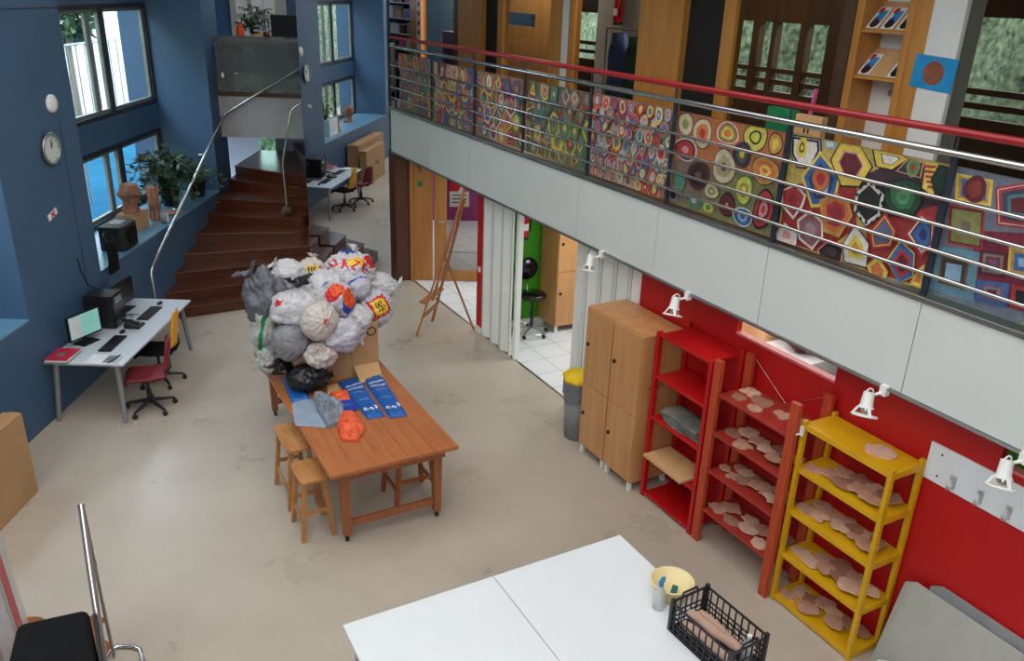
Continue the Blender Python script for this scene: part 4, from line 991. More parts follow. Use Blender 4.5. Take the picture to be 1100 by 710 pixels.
def patch(dx, dy, dz, hw, hh, roll=0.0, wav=None):
    """a printed rectangle on the side that faces (dx,dy,dz); wav = wavy-line test"""
    v = Vector((dx, dy, dz)).normalized(); x = v.cross(Vector((0, 0, 1))).normalized()*-1; x = x if x.x > 0 else -x; y = Vector((0, 0, 1))-v*v.z; y.normalize()
    def fn(w):
        if w.dot(v) < .2: return False
        p, q = w.dot(x), w.dot(y); p, q = p*math.cos(roll)+q*math.sin(roll), -p*math.sin(roll)+q*math.cos(roll)
        if abs(p) > hw or abs(q) > hh: return False
        if wav: 
            z = (p+.05*math.sin(q*14))/hw
            return any(abs(z-k) < wav for k in (-.5, 0, .5)) and abs(q) < hh*.8
        return True
    return fn
FV = (-.25, -.8, .5)                                                  # roughly the side seen from the gallery opposite
HI = (110, 80)
logo = lambda d, s=1.0, ro=.3: [(patch(*d, .52*s, .52*s, ro), 'print_red'), (patch(*d, .37*s, .40*s, ro), 'print_yellow'), (patch(*d, .30*s, .34*s, ro, .13), 'print_black')]
B = plastic_bag
B(286, 320, 8.30, (.22, .2, .26), 'bag_grey', 'crumpled dark grey bag flopping over the far left of the heap', 1, (-.5, .1, .8), 1.3, lump=.34, pleat=.10)
B(286, 356, 8.20, (.14, .17, .24), 'bag_milky', 'milky see-through bag with a green band at the left edge of the heap', 2, (.2, -.2, 1), .6, [(patch(-.5, -.7, .2, .14, 1, -.3), 'print_green')], lump=.3)
B(288, 384, 8.15, (.13, .15, .15), 'bag_milky', 'small milky bag with brown scraps low at the left of the heap', 3, (-.4, -.2, .8), .6, [(patch(-.2, -.8, -.2, .4, .12, .2), 'ink_brown')], lump=.3)
B(311, 297, 8.50, (.21, .18, .16), 'bag_white', 'white bag with a twisted tail at the upper left of the heap', 4, (-.7, 0, .9), .9, lump=.25)
B(335, 292, 8.52, (.14, .14, .14), 'bag_cream', 'small white bag with a red and yellow mark at the top of the heap', 5, (.2, .3, 1), .8, [(patch(-.2, -.85, .35, .8, .34), 'print_red'), (patch(-.2, -.85, .35, .5, .40), 'print_yellow'), (patch(-.2, -.85, .35, .42, .36, 0, .12), 'print_black')], res=HI)
def letters(w):
    """bold red lettering running over the bag"""
    v = Vector((-.2, -.85, .45)).normalized(); x = Vector((1, -.2, 0)).normalized(); y = Vector((.1, .4, .9)).normalized()
    p, q = w.dot(x), w.dot(y)-.25+.25*w.dot(x)
    if w.dot(v) < .15 or abs(q) > .26 or abs(p) > .8: return False
    k = int((p+.8)*2.5); c = ((p+.8)*2.5) % 1.0-.5; c *= 1.3; q /= .26
    if k == 0: return .45 < math.hypot(c/.55, q) < .95
    if k == 1: return abs(abs(c)-.42*(.5-q*.5)) < .14 or (abs(q+.2) < .16 and abs(c) < .3)
    if k == 2: return abs(c-.32*math.sin(q*3.0)) < .20
    return abs(c+.42) < .13 or abs(abs(q)-(c+.42)*1.1) < .22
B(375, 291, 8.40, (.28, .22, .20), 'bag_white', 'big white bag with red lettering crowning the heap', 6, (.3, .5, .8), .7, [(patch(.1, -.7, .7, .3, .22, -.3), 'print_yellow'), (letters, 'print_red'), (cone(.75, -.4, .5, .93), 'print_red'), (cone(.1, .2, 1, .95), 'print_blue')], res=HI)
B(403, 308, 8.42, (.22, .2, .15), 'bag_white', 'plain white bag drooping at the far right of the heap', 7, (.9, -.2, .1), 1.0, lump=.22)
B(402, 331, 8.15, (.20, .18, .20), 'bag_lilac', 'white bag with a red and yellow square logo at the right of the heap', 8, (-.2, .6, .8), .5, logo((.05, -.85, .35), 1.0, .35), lump=.1, res=HI)
B(350, 308, 8.25, (.22, .2, .17), 'bag_white', 'plain white bag in the upper middle of the heap', 9, (.1, .3, 1), .6)
B(321, 330, 7.98, (.27, .21, .20), 'bag_white', 'wide white bag with a black knotted top', 10, (0, -.15, 1), 1.35, [(patch(-.75, -.4, .5, .16, .14), 'print_red')], knotm='bag_black')
B(343, 345, 7.72, (.185, .17, .20), 'bag_cream', 'round pleated white bag tied in front at the centre of the heap', 11, (.1, -.9, .25), .35, [(cone(.1, -.9, .25, .992), 'print_red')], pleat=.05, lump=.06)
B(363, 322, 7.98, (.17, .15, .18), 'bag_lilac', 'white bag with orange and blue prints in the middle of the heap', 12, (-.5, .2, .8), .6, [(cone(.55, -.75, -.1, .80), 'print_blue'), (cone(.6, -.7, .25, .83), 'print_orange'), (cone(-.5, -.6, .6, .88), 'print_red'), (cone(-.2, -.6, .85, .9), 'print_orange')], res=HI)
B(313, 366, 7.88, (.19, .17, .20), 'bag_dull', 'smooth dull grey bag low on the left of the heap', 13, (-.2, .5, .9), .5, lump=.07, pleat=.02)
B(368, 360, 7.70, (.19, .14, .17), 'bag_lilac', 'crinkled white bag hanging over the box front', 14, (.85, -.3, -.3), .9, lump=.2)
B(344, 381, 7.68, (.155, .14, .13), 'bag_cream', 'small cream bag lowest in front of the heap', 15, (-.3, -.5, .6), .7, lump=.22)
B(331, 405, 7.72, (.20, .17, .14), 'bag_black', 'black bin bag lying on the table below the heap', 16, (.8, -.3, .1), .6, lump=.12)
B(301, 392, 8.08, (.13, .12, .10), 'bag_black', 'small dark bag squeezed between the black bag and the table edge', 17, (-.3, -.5, .7), .7, lump=.3)
B(386, 308, 8.15, (.13, .13, .13), 'bag_lilac', 'small round white bag with blue stripes on the right of the heap', 18, (0, .3, 1), .5, [(patch(-.1, -.4, .9, .9, .10, .3), 'print_blue')], lump=.1)
B(384, 343, 7.96, (.16, .14, .15), 'bag_white', 'white bag tucked under the logo bag at the right', 19, (.5, .5, .5), .4)
B(352, 332, 8.22, (.24, .16, .22), 'bag_white', 'white bag buried in the middle of the heap', 20, (0, .5, 1), .0)

# flat things on the table
def sack(p, label, name='paper_sack', m='sack_blue', deco=True, seed=0, tip=None):
    """flat sack through four corners (far left, far right, near right, near left)"""
    P = [Vector(q) for q in p]; t = thing(name, (P[0]+P[1]+P[2]+P[3])/4, label, 'sack')
    S_ = lambda s, q: (P[0]*(1-s)+P[1]*s)*(1-q)+(P[3]*(1-s)+P[2]*s)*q
    def top(s, q):
        e = min(1, min(s, 1-s)*7)*min(1, min(q, 1-q)*14); p_ = S_(s, q); return p_+Vector((0, 0, .004+.030*e*(1+.4*fbm((s*2+seed, q*5, 0), 3))))
    b = MB(); b.grid(top, 14, 40); b.grid(lambda s, q: S_(1-s, q)+Vector((0, 0, .002)), 1, 8); b.build('sack_body', m, t)
    if deco:
        b = MB()
        for q0 in (.22, .30, .42, .60):
            for k in range(9 if q0 < .4 else 1):
                s0, s1 = (.12+k*.085, .12+k*.085+.05) if q0 < .4 else (.1, .9)
                w = .03 if q0 < .4 else .006
                b.grid(lambda s, q: top(s0+(s1-s0)*s, q0+w*q)+Vector((0, 0, .002)), 4, 2)
        b.build('sack_lettering', 'ink_white', t)
        b = MB()                                                       # the white leaping-animal drawing near the foot
        for k in range(3):
            cx, cy = .22+k*.27, .83+.02*math.sin(k*2)
            b.grid(lambda s, q: top(cx+(.03+.09*q)*math.cos(2.2+s*4.2+k)*(1-.2*k*.3), cy+(.012+.028*q)*math.sin(2.2+s*4.2+k))+Vector((0, 0, .0025)), 12, 2)
            b.grid(lambda s, q: top(cx-.08+.2*s, cy+.035*math.sin(s*3.4)*(-1)**k+.012*(q-.5))+Vector((0, 0, .0025)), 8, 2)
        b.build('sack_emblem', 'ink_white', t)
    return t
z0 = TZ+.002
def tz(x, y): 
    p = at_z(x, y, TZ+.02); return (p.x, p.y, z0)
sack([tz(362, 409), tz(384, 403), tz(414, 446), tz(395, 449)], 'blue paper sack with white lettering on the table, the left of the pair', seed=1)
p = at_z(384, 398, TZ+.03); 
sack([tz(387, 404), tz(408, 399), tz(438, 445), tz(419, 448)], 'blue paper sack with white lettering on the table, the right of the pair', seed=4)
sack([tz(303, 406), tz(325, 404), tz(333, 428), tz(313, 431)], 'blue sack under the silvery bag at the left edge of the table', deco=False, seed=2)
def crumple(pts, h, m, name, label, seed, ampl=.5, cat='bag'):
    P = [Vector(q) for q in pts]; c = sum(P, Vector())/len(P); t = thing(name, (c.x, c.y, TZ), label, cat)
    def rad_(a):
        best = 0
        for i in range(len(P)):
            p0, p1 = P[i]-c, P[(i+1) % len(P)]-c; d = Vector((math.cos(a), math.sin(a)))
            den = d.x*(p1.y-p0.y)-d.y*(p1.x-p0.x)
            if abs(den) < 1e-9: continue
            r_ = (p0.x*(p1.y-p0.y)-p0.y*(p1.x-p0.x))/den; k = (p0.x*d.y-p0.y*d.x)/den
            if r_ > 0 and -.01 <= k <= 1.01: best = max(best, r_)
        return best
    def top(s, q):
        a = 2*math.pi*s; r_ = rad_(a)*math.sin(q*math.pi/2); f1 = 1-abs(fbm((math.cos(a)*q*2.2+seed, math.sin(a)*q*2.2, seed), 4))*2
        return Vector((c.x+r_*math.cos(a), c.y+r_*math.sin(a), TZ+.004+h*max(.0, math.cos(q*math.pi/2))**.7*(1-ampl+ampl*f1)))
    b = MB(); b.grid(top, 56, 22); b.build('folds', m, t, weld=True); return t
crumple([tz(313, 432), tz(330, 424), tz(352, 444), tz(357, 458), tz(317, 456)], .012, 'bag_sheet', 'flat_bag', 'flat pale blue plastic bag on the left of the table', 3, .3)
crumple([tz(334, 424), tz(350, 424), tz(372, 440), tz(368, 452), tz(352, 460), tz(340, 440)], .14, 'bag_silver', 'crumpled_bag', 'crumpled silvery grey bag on the table', 5, .55)
crumple([tz(366, 444), tz(378, 440), tz(392, 462), tz(384, 474), tz(366, 472), tz(362, 458)], .11, 'bag_orange', 'orange_bag', 'crumpled orange bag at the front of the pile on the table', 9, .5)
crumple([tz(354, 422), tz(374, 420), tz(377, 431), tz(362, 434)], .07, 'bag_orange', 'orange_packet', 'small orange packet beside the blue sacks', 2, .3, 'packet')
crumple([tz(364, 432), tz(380, 430), tz(384, 438), tz(374, 446), tz(362, 442)], .07, 'sack_deep', 'blue_packet', 'small deep blue packet between the orange packet and orange bag', 6, .3, 'packet')
crumple([tz(349, 414), tz(362, 410), tz(367, 420), tz(352, 423)], .02, 'kraft', 'kraft_packet', 'flat tan packet behind the orange packet', 8, .2, 'packet')

# ================================================================== RIGHT WALL FURNITURE
def locker(x0, x1, y0, y1, z1, label, face='x', knobs=(1.31, .50), split=.86):
    """tall two-door wooden locker; face 'x' opens towards -X, 'y' towards -Y"""
    t = thing('wooden_locker', ((x0+x1)/2, (y0+y1)/2, 0), label, 'locker', 0, None)
    b = MB(); b.box(x0+.018, x1, y0, y1, .10, z1) if face == 'x' else b.box(x0, x1, y0+.018, y1, .10, z1)
    b.build('carcass', 'locker_wood', t, bevel=.003)
    for z0_, z1_, kz in ((.11, split-.004, knobs[1]), (split+.004, z1-.01, knobs[0])):
        if face == 'x':
            d = MB().box(x0, x0+.018, y0+.008, y1-.008, z0_, z1_).build('door', 'locker_wood', t, bevel=.003)
            k = MB(); k.cyl((x0-.006, y1-.06, kz), (x0, y1-.06, kz), .024); k.cyl((x0-.022, y1-.06, kz), (x0-.006, y1-.06, kz), .012, .016)
        else:
            d = MB().box(x0+.008, x1-.008, y0, y0+.018, z0_, z1_).build('door', 'locker_wood', t, bevel=.003)
            k = MB(); k.cyl((x0+.07, y0-.006, kz), (x0+.07, y0, kz), .024); k.cyl((x0+.07, y0-.022, kz), (x0+.07, y0-.006, kz), .012, .016)
        k.build('knob', 'black', d)
    for x in (x0+.04, x1-.04):
        for y in (y0+.04, y1-.04): MB().box(x-.02, x+.02, y-.02, y+.02, 0, .10).build('leg', 'plastic_white', t)
    return t
locker(4.62, 5.13, 6.168, 6.64, 1.72, 'wooden two door locker beside the yellow lidded bin')
l2 = locker(4.62, 5.13, 5.69, 6.162, 1.72, 'wooden two door locker next to the red shelf')
b = MB(); b.tube([(4.93, 5.688, 1.16), (4.90, 5.687, 1.19), (4.87, 5.687, 1.15), (4.84, 5.687, 1.19), (4.80, 5.687, 1.15), (4.74, 5.687, 1.16)], .004, 5); b.build('scribble', 'ink_dark', l2)
locker(6.15, 7.0, 9.66, 10.15, 1.80, 'wooden locker in the tiled room by the green wall', 'y', (1.38, .62), .95)

# red shelf
def slab_shelf(): pass
t = thing('red_shelf', (4.92, 5.23, 0), 'bright red open shelf unit next to the lockers', 'shelf')
for x in (4.745, 5.10):
    for y in (4.865, 5.60): MB().box(x-.025, x+.025, y-.022, y+.022, 0, 1.80 if x < 5 else 1.84).build('post', 'red_shelf', t, bevel=.003)
for z in (1.79, 1.36, .92, .49, .06): MB().box(4.725, 5.12, 4.889, 5.576, z-.03, z).build('shelf_board', 'red_shelf', t, bevel=.003)
MB().box(5.105, 5.118, 4.889, 5.576, 1.38, 1.76).build('back_panel', 'red_shelf', t)
t = thing('cloth_pile', (4.88, 5.18, .92), 'pile of folded grey cloths on the red shelf', 'cloth')
for i in range(4):
    b = MB(); b.grid(lambda s, q: (4.76+.26*q+.01*math.sin(s*7+i), 4.93+.52*s+.015*i, .925+.025*i+.02*abs(fbm((s*5, q*3, i*2.2), 3))+.012*math.sin(q*3.1)), 26, 10)
    b.build('folded_cloth', 'cloth_grey', t, solid=.018)
t = thing('clay_board', (4.83, 5.26, .49), 'pale wooden board sticking out of the red shelf', 'board'); MB().box(4.66, 5.0, 4.99, 5.56, .492, .522).build('board', 'kraft', t, bevel=.004)
# orange shelf
t = thing('orange_shelf', (4.92, 4.33, 0), 'orange red plank shelf unit between the red and yellow ones', 'shelf')
for x in (4.74, 5.10):
    for y in (4.775, 3.90): MB().box(x-.022, x+.022, y-.042, y+.042, 0, 1.84).build('post', 'orange_red', t, bevel=.003)
OS = (1.545, 1.165, .785, .375)
for z in OS: MB().box(4.725, 5.12, 3.943, 4.732, z-.025, z).build('shelf_board', 'brown_red', t, bevel=.003)
b = MB(); b.tube([(5.118, 4.73, 1.80), (5.118, 4.33, 1.55)], .003, 5); b.tube([(5.118, 3.94, 1.80), (5.118, 4.33, 1.55)], .003, 5); b.build('brace_wire', 'steel', t)
# yellow shelf
t = thing('yellow_shelf', (4.95, 3.45, 0), 'bright yellow metal shelf unit at the near end of the wall', 'shelf')
for x in (4.795, 5.12):
    for y in (3.045, 3.835): MB().box(x-.020, x+.020, y-.018, y+.018, 0, 1.71).build('post', 'yellow_paint', t, bevel=.002)
YS = (1.68, 1.30, .905, .485, .06)
for z in YS:
    b = MB(); b.box(4.785, 5.13, 3.064, 3.816, z-.012, z); b.box(4.785, 4.795, 3.064, 3.816, z-.045, z-.012); b.box(5.12, 5.13, 3.064, 3.816, z-.045, z-.012)
    b.box(4.816, 5.10, 3.03, 3.064, z-.055, z-.002); b.box(4.816, 5.10, 3.816, 3.85, z-.055, z-.002)
    b.build('shelf_board', 'yellow_paint', t, bevel=.002)
t = thing('clamp_clip', (4.775, 3.84, 1.60), 'small white clip clamped on the far yellow post', 'clip'); b = MB(); b.box(4.76, 4.775, 3.82, 3.85, 1.58, 1.66); b.tube([(4.765, 3.835, 1.60), (4.74, 3.86, 1.585), (4.735, 3.90, 1.585)], .007, 6); b.build('clip_body', 'plastic_white', t)
# clay slabs, one object each
def slab(x, y, z, r, seed, label, group, tilt=0.0, ay=1.25):
    rr = random.Random(seed); n = 16; ph = rr.uniform(0, 6)
    b = MB(); kind = rr.random()
    pts = []
    for i in range(n):
        a = 2*math.pi*i/n; k = r*(1+.42*fbm((math.cos(a)*1.3+seed, math.sin(a)*1.3, 0), 3))
        if kind < .25: k *= 1+.16*math.cos(4*a+ph)
        pts.append((k*math.cos(a), k*ay*math.sin(a)))
    th = rr.uniform(.008, .013)
    vs = [(x+p, y+q_, z+tilt*(q_+r*ay)+.001) for p, q_ in pts]+[(x+p*.97, y+q_*.97, z+tilt*(q_+r*ay)+th+.003*fbm((p*9+seed, q_*9, 1), 2)) for p, q_ in pts]
    b.add(vs, [tuple(range(n-1, -1, -1)), tuple(range(n, 2*n))]+[(i, (i+1) % n, n+(i+1) % n, n+i) for i in range(n)])
    o = b.build('clay_slab', rr.choice(('clay', 'clay_pale', 'clay_rose')))
    return tag(o, label, 'clay slab', group)
sd = 100
def row(y0, y1, z, spots, label, group, x0=4.75, x1=5.07):
    global sd
    layers = []
    for s, q, r in spots:
        sd += 1; x, y = x0+(x1-x0)*s, y1+(y0-y1)*q
        k = max([l_[3] for l_ in layers if (l_[0]-x)**2+((l_[1]-y)/1.25)**2 < (.82*(l_[2]+r))**2]+[-1])+1
        layers.append((x, y, r, k)); slab(x, y, z+.0125*min(k, 3), r*.80, sd, label, group)
def spread(y0, y1, cols, rows_, r, z, label, group, x0, x1, seed, miss=.08):
    rr = random.Random(seed); spots = []
    for c in range(cols):
        for k in range(rows_):
            if rr.random() < miss: continue
            spots.append((min(1, max(0, (k+.5)/rows_+rr.uniform(-.14, .14))), min(.97, max(.03, (c+.5+(.22 if k % 2 else -.22))/cols+rr.uniform(-.03, .03))), r*rr.uniform(.85, 1.2)))
    row(y0, y1, z, spots, label, group, x0, x1)
row(3.97, 4.70, OS[0], [(.78, .1, .09), (.3, .14, .07), (.66, .36, .10), (.2, .44, .07), (.6, .70, .085), (.8, .92, .08)], 'rough flat clay piece drying on the top board of the orange shelf', 'clay on the orange top board')
spread(3.97, 4.70, 4, 2, .092, OS[1], 'rough flat clay piece heaped on the second board of the orange shelf', 'clay on the orange second board', 4.78, 5.06, 1, 0)
spread(3.97, 4.70, 6, 2, .076, OS[2], 'small clay piece packed on the third board of the orange shelf', 'clay on the orange third board', 4.78, 5.06, 2, 0)
spread(3.97, 4.70, 4, 2, .088, OS[3], 'flat clay piece spread on the lowest board of the orange shelf', 'clay on the orange lowest board', 4.78, 5.06, 3)
sd += 1; slab(4.97, 3.28, YS[0], .095, sd, 'single flat clay piece lying on the very top of the yellow shelf', None)
spread(3.12, 3.78, 5, 2, .088, YS[1], 'rough clay piece on the second board of the yellow shelf', 'clay on the yellow second board', 4.84, 5.08, 4)
spread(3.12, 3.78, 6, 2, .082, YS[2], 'rough clay piece on the third board of the yellow shelf', 'clay on the yellow third board', 4.84, 5.08, 5)
spread(3.12, 3.78, 5, 2, .092, YS[3], 'rough clay piece on the fourth board of the yellow shelf', 'clay on the yellow fourth board', 4.84, 5.08, 6)
spread(3.12, 3.78, 6, 2, .086, YS[4], 'rough clay piece on the bottom board of the yellow shelf', 'clay on the yellow bottom board', 4.84, 5.08, 7)

# clamp spotlights under the fascia
def spot(y, label, k):
    t = thing('clamp_spotlight', (4.86, y, 2.205), label, 'lamp', 0, None)
    b = MB(); b.box(4.85, 4.90, y-.07, y-.02, 2.16, 2.235); b.tube([(4.86, y-.045, 2.18), (4.82, y-.02, 2.165), (4.79, y, 2.15)], .011, 8); b.build('clamp_arm', 'plastic_white', t)
    b = MB(); b.tube([(4.775+.045*math.cos(a), y, 2.16+.05*math.sin(a)) for a in [math.pi*i/10 for i in range(11)]], .006, 6); b.build('bail', 'plastic_white', t)
    c, d = Vector((4.775, y, 2.185)), Vector((-.32, -.22*k, -1)).normalized()
    b = MB(); b.cyl(c, c+d*.10, .036, .044, 20); b.cyl(c+d*.10, c+d*.118, .050, .056, 20); b.build('housing', 'plastic_white', t)
    e = c+d*.17; u = d.cross(Vector((0, 1, 0))).normalized(); w = d.cross(u)
    b = MB(); b.tube([e+(u*math.cos(a)+w*math.sin(a))*.082 for a in [i*math.pi/14 for i in range(28)]], .010, 8, closed=True)
    for i in range(3):
        a = i*2*math.pi/3; b.beam(e+(u*math.cos(a)+w*math.sin(a))*.080, e+(u*math.cos(a)+w*math.sin(a))*.05-d*.055, .022, .006)
    b.build('front_ring', 'plastic_white', t)
    b = MB(); b.lathe_e(tuple(e-d*.045), (.036, .036, .030), 14, 0); b.build('bulb', 'steel', t)
spot(6.86, 'white clamp spotlight under the fascia beyond the lockers', 1); spot(5.47, 'white clamp spotlight above the red shelf', 1); spot(3.34, 'white clamp spotlight above the yellow shelf', 1); spot(2.33, 'white clamp spotlight above the coat rack at the right edge', 1)

# coat rack, leaning boards
t = thing('coat_rack', (5.15, 2.2, 1.57), 'white coat rack board with metal hooks on the red wall', 'coat rack')
MB().box(5.142, 5.16, 1.3, 3.03, 1.57, 1.86).build('board', 'melamine', t, bevel=.003)
for y in (2.80, 2.60, 2.40, 2.20, 2.0):
    b = MB(); b.box(5.134, 5.142, y-.012, y+.012, 1.60, 1.70); b.tube([(5.138, y, 1.68), (5.10, y, 1.69), (5.085, y, 1.715)], .007, 6); b.tube([(5.138, y, 1.63), (5.11, y, 1.605), (5.075, y, 1.61), (5.065, y, 1.645)], .007, 6); b.ball((5.065, y, 1.65), .011, 8); b.ball((5.085, y, 1.718), .011, 8); b.build('coat_hook', 'hook_metal', t)
for z in (1.63, 1.80): MB().cyl((5.139, 2.93, z), (5.143, 2.93, z), .008).build('screw', 'black', t)
def lean(y0, y1, zt, xf, xt, m, name, label, cut=.0):
    t = thing(name, ((xf+xt)/2, (y0+y1)/2, 0), label, 'board')
    b = MB(); b.plate([(xf, y0, 0), (xf, y1, 0), (xt, y1-.02, zt-.05), (xt, y1-.10, zt), (xt, y0, zt)], (.022, 0, .004)); b.build('panel', m, t, bevel=.003); return t
lean(1.2, 2.78, .84, 5.05, 5.125, 'plastic_grey', 'drawing_board', 'grey edged board leaning behind the larger pale board')
lean(1.2, 2.95, .77, 4.93, 5.085, 'grey_board', 'drawing_board', 'large pale grey board leaning against the red wall at the right edge')
lean(1.2, 2.86, .20, 4.80, 4.84, 'panel_white', 'drawing_board', 'low white board standing on edge in front of the leaning grey boards')

# bin
t = thing('waste_bin', (4.79, 6.92, 0), 'grey waste bin with a yellow lid beside the lockers', 'bin'); f = loc_frame(t)
b = MB(f); b.lathe([(.001, .0), (.15, 0), (.185, .70), (.175, .70), (.145, .02), (.001, .02)], (0, 0, 0), 28); b.build('bin_body', 'plastic_grey', t)
b = MB(f); b.grid(lambda s, q: ((.19+.012*math.sin(s*40)*q+.004)*math.cos(2*math.pi*s), (.19+.012*math.sin(s*40)*q+.004)*math.sin(2*math.pi*s), .72-.22*q+.03*q*math.sin(s*19)), 48, 6); b.build('bin_liner', 'bag_grey', t)
b = MB(f); b.lathe([(.20, .715), (.21, .745), (.20, .775), (.12, .81), (.001, .82)], (0, 0, 0), 8, smooth=False); b.build('lid', 'plastic_yellow', t, bevel=.006)

# white tables with the things on them
for x0, x1, lb in ((1.19, 2.308, 'white work table at the bottom of the view, the left one'), (2.314, 3.43, 'white work table at the bottom of the view with the crate, the right one')):
    t = thing('white_table', ((x0+x1)/2, 3.35, 0), lb, 'table')
    MB().box(x0, x1, 2.45, 4.265, .765, .80).build('table_top', 'melamine', t, bevel=.004)
    MB().box(x0+.06, x1-.06, 2.5, 4.21, .70, .765).build('apron', 'grey_metal', t)
    for x in (x0+.08, x1-.08):
        for y in (2.53, 4.18): MB().box(x-.025, x+.025, y-.025, y+.025, 0, .70).build('leg', 'grey_metal', t)
t = thing('plastic_basin', (3.335, 3.52, .80), 'cream plastic basin on the white table edge', 'basin'); f = loc_frame(t)
b = MB(f); b.lathe([(.001, 0), (.095, 0), (.105, .004), (.145, .125), (.155, .13), (.155, .138), (.140, .138), (.10, .008), (.001, .006)], (0, 0, 0), 36); b.build('basin', 'plastic_cream', t)
t = thing('sponge', (3.37, 3.53, .808), 'dark green sponge block lying in the basin', 'sponge', .7); f = loc_frame(t); MB(f).box(-.05, .05, -.02, .02, 0, .03).build('sponge_block', 'sponge_green', t, bevel=.005)
t = thing('clay_tool', (3.30, 3.48, .812), 'thin wooden modelling tools lying in the basin', 'tool', .3); f = loc_frame(t)
b = MB(f)
for k in range(3): b.cyl((-.06, .012*k-.012, .004), (.06, .014*k-.02, .012), .004)
b.build('sticks', 'kraft', t)
t = thing('spray_bottle', (3.18, 3.46, .80), 'clear spray bottle with a blue head beside the basin', 'bottle', .5); f = loc_frame(t)
b = MB(f); b.lathe([(.001, 0), (.040, 0), (.044, .01), (.044, .11), (.034, .15), (.016, .175), (.016, .19), (.001, .19)], (0, 0, 0), 22); b.build('bottle_body', 'bottle_plastic', t)
b = MB(f); b.box(-.022, .042, -.013, .013, .205, .235); b.cyl((0, 0, .188), (0, 0, .206), .017); b.cyl((.042, 0, .222), (.056, 0, .222), .008); b.hexa([(.012, -.006, .16), (.020, -.006, .16), (.020, .006, .16), (.012, .006, .16)], [(.022, -.006, .206), (.032, -.006, .206), (.032, .006, .206), (.022, .006, .206)]); b.build('spray_head', 'plastic_blue', t, bevel=.003)
t = thing('fruit_crate', (3.28, 3.0, .80), 'black lattice plastic crate of clay rolls on the white table', 'crate', .045); f = loc_frame(t)
A_, B_, H_ = .165, .275, .235
b = MB(f); b.box(-A_, A_, -B_, B_, 0, .008); b.build('crate_floor', 'plastic_black', t)
for sx, sy in ((-1, -1), (1, -1), (-1, 1), (1, 1)):
    b = MB(f); x, y = sx*(A_-.012), sy*(B_-.012); b.box(x-.014, x+.014, y-.014, y+.014, .008, H_+.02); b.build('corner_post', 'plastic_black', t, bevel=.004)
for s_ in (-1, 1):
    b = MB(f); x = s_*(A_-.006)
    for z in (.012, .05, .09, .13): b.box(x-.004, x+.004, -B_+.02, B_-.02, z, z+.008)
    b.box(x-.006, x+.006, -B_+.02, B_-.02, H_-.012, H_)
    n = 9
    for i in range(n): y = -B_+.05+i*(2*B_-.1)/(n-1); b.box(x-.004, x+.004, y-.004, y+.004, .012, H_-.01)
    for i in range(16):
        y = -B_+.04+i*(2*B_-.1)/15; b.beam((x, y, .015), (x, y+.02, .13), .003, .003)
    b.build('side_lattice', 'plastic_black', t)
    b = MB(f); y = s_*(B_-.006)
    for z in (.012, .05, .09, .13): b.box(-A_+.02, A_-.02, y-.004, y+.004, z, z+.008)
    for i in range(6): x = -A_+.04+i*(2*A_-.08)/5; b.box(x-.004, x+.004, y-.004, y+.004, .012, H_-.01)
    b.box(-A_+.02, A_-.02, y-.006, y+.006, H_-.012, H_); b.tube([(-.07, y, H_), (-.06, y, H_+.03), (.06, y, H_+.03), (.07, y, H_)], .008, 8)
    b.build('end_lattice', 'plastic_black', t)
for k, (x, y, z, L_, r, a, lb) in enumerate(((-.01, .02, .125, .42, .034, .10, 'fat clay roll lying on top in the crate'), (-.085, -.02, .085, .44, .034, .05, 'fat clay roll along the left side of the crate'), (.07, .03, .075, .40, .034, -.05, 'fat clay roll along the right side of the crate'))):
    t = thing('clay_roll', f(x, y, .01), lb, 'clay roll', .045+a); g = loc_frame(t)
    b = MB(g); pts = [(0, -L_/2+L_*i/8, z-.01+.006*math.sin(i*1.3+k)) for i in range(9)]; b.tube(pts, [r*(.7 if i in (0, 8) else 1+.06*math.sin(i*2+k)) for i in range(9)], 12); b.build('roll', 'clay_roll', t)
t = thing('water_bottle', f(.085, -.19, .01), 'clear plastic bottle at the near end of the crate', 'bottle'); g = loc_frame(t)
b = MB(g); b.lathe([(.001, 0), (.035, 0), (.038, .10), (.03, .14), (.014, .165), (.014, .185), (.001, .185)], (0, 0, 0), 20); b.build('bottle_body', 'bottle_plastic', t); MB(g).cyl((0, 0, .185), (0, 0, .20), .016).build('cap', 'plastic_white', t)

# easel
t = thing('easel', (4.69, 10.5, 0), 'wooden studio easel standing before the corridor', 'easel')
AP = Vector((4.89, 10.2, 2.12)); FA, FB, FC = Vector((4.24, 10.41, 0)), Vector((4.69, 10.86, 0)), Vector((5.12, 10.29, 0))
for p, q in ((FA, AP), (FB, AP+Vector((.02, .03, -.1)))): MB().beam(p, q, .045, .022).build('leg', 'easel_wood', t, bevel=.003)
MB().beam(FC, FA.lerp(AP, .56)+Vector((.05, .0, 0)), .045, .022).build('leg', 'easel_wood', t, bevel=.003)
m0 = (FA.lerp(AP, .22)+FB.lerp(AP, .22))/2; m1 = AP+Vector((.01, .0, .06))
MB().beam(m0, m1, .06, .025).build('mast', 'easel_wood', t, bevel=.003)
MB().beam(FA.lerp(AP, .14), FB.lerp(AP, .14), .03, .05).build('crossbar', 'easel_wood', t, bevel=.003)
MB().beam(FA.lerp(AP, .255)+Vector((-.10, -.04, 0)), FB.lerp(AP, .255)+Vector((.06, .10, 0)), .11, .03).build('tray', 'easel_wood', t, bevel=.004)
MB().beam(FA.lerp(AP, .5), FB.lerp(AP, .5), .03, .05).build('crossbar', 'easel_wood', t, bevel=.003)
MB().beam(m0.lerp(m1, .45)+Vector((-.03, -.02, 0)), m0.lerp(m1, .55)+Vector((-.03, -.02, 0)), .05, .05).build('canvas_clamp', 'easel_wood', t, bevel=.003)

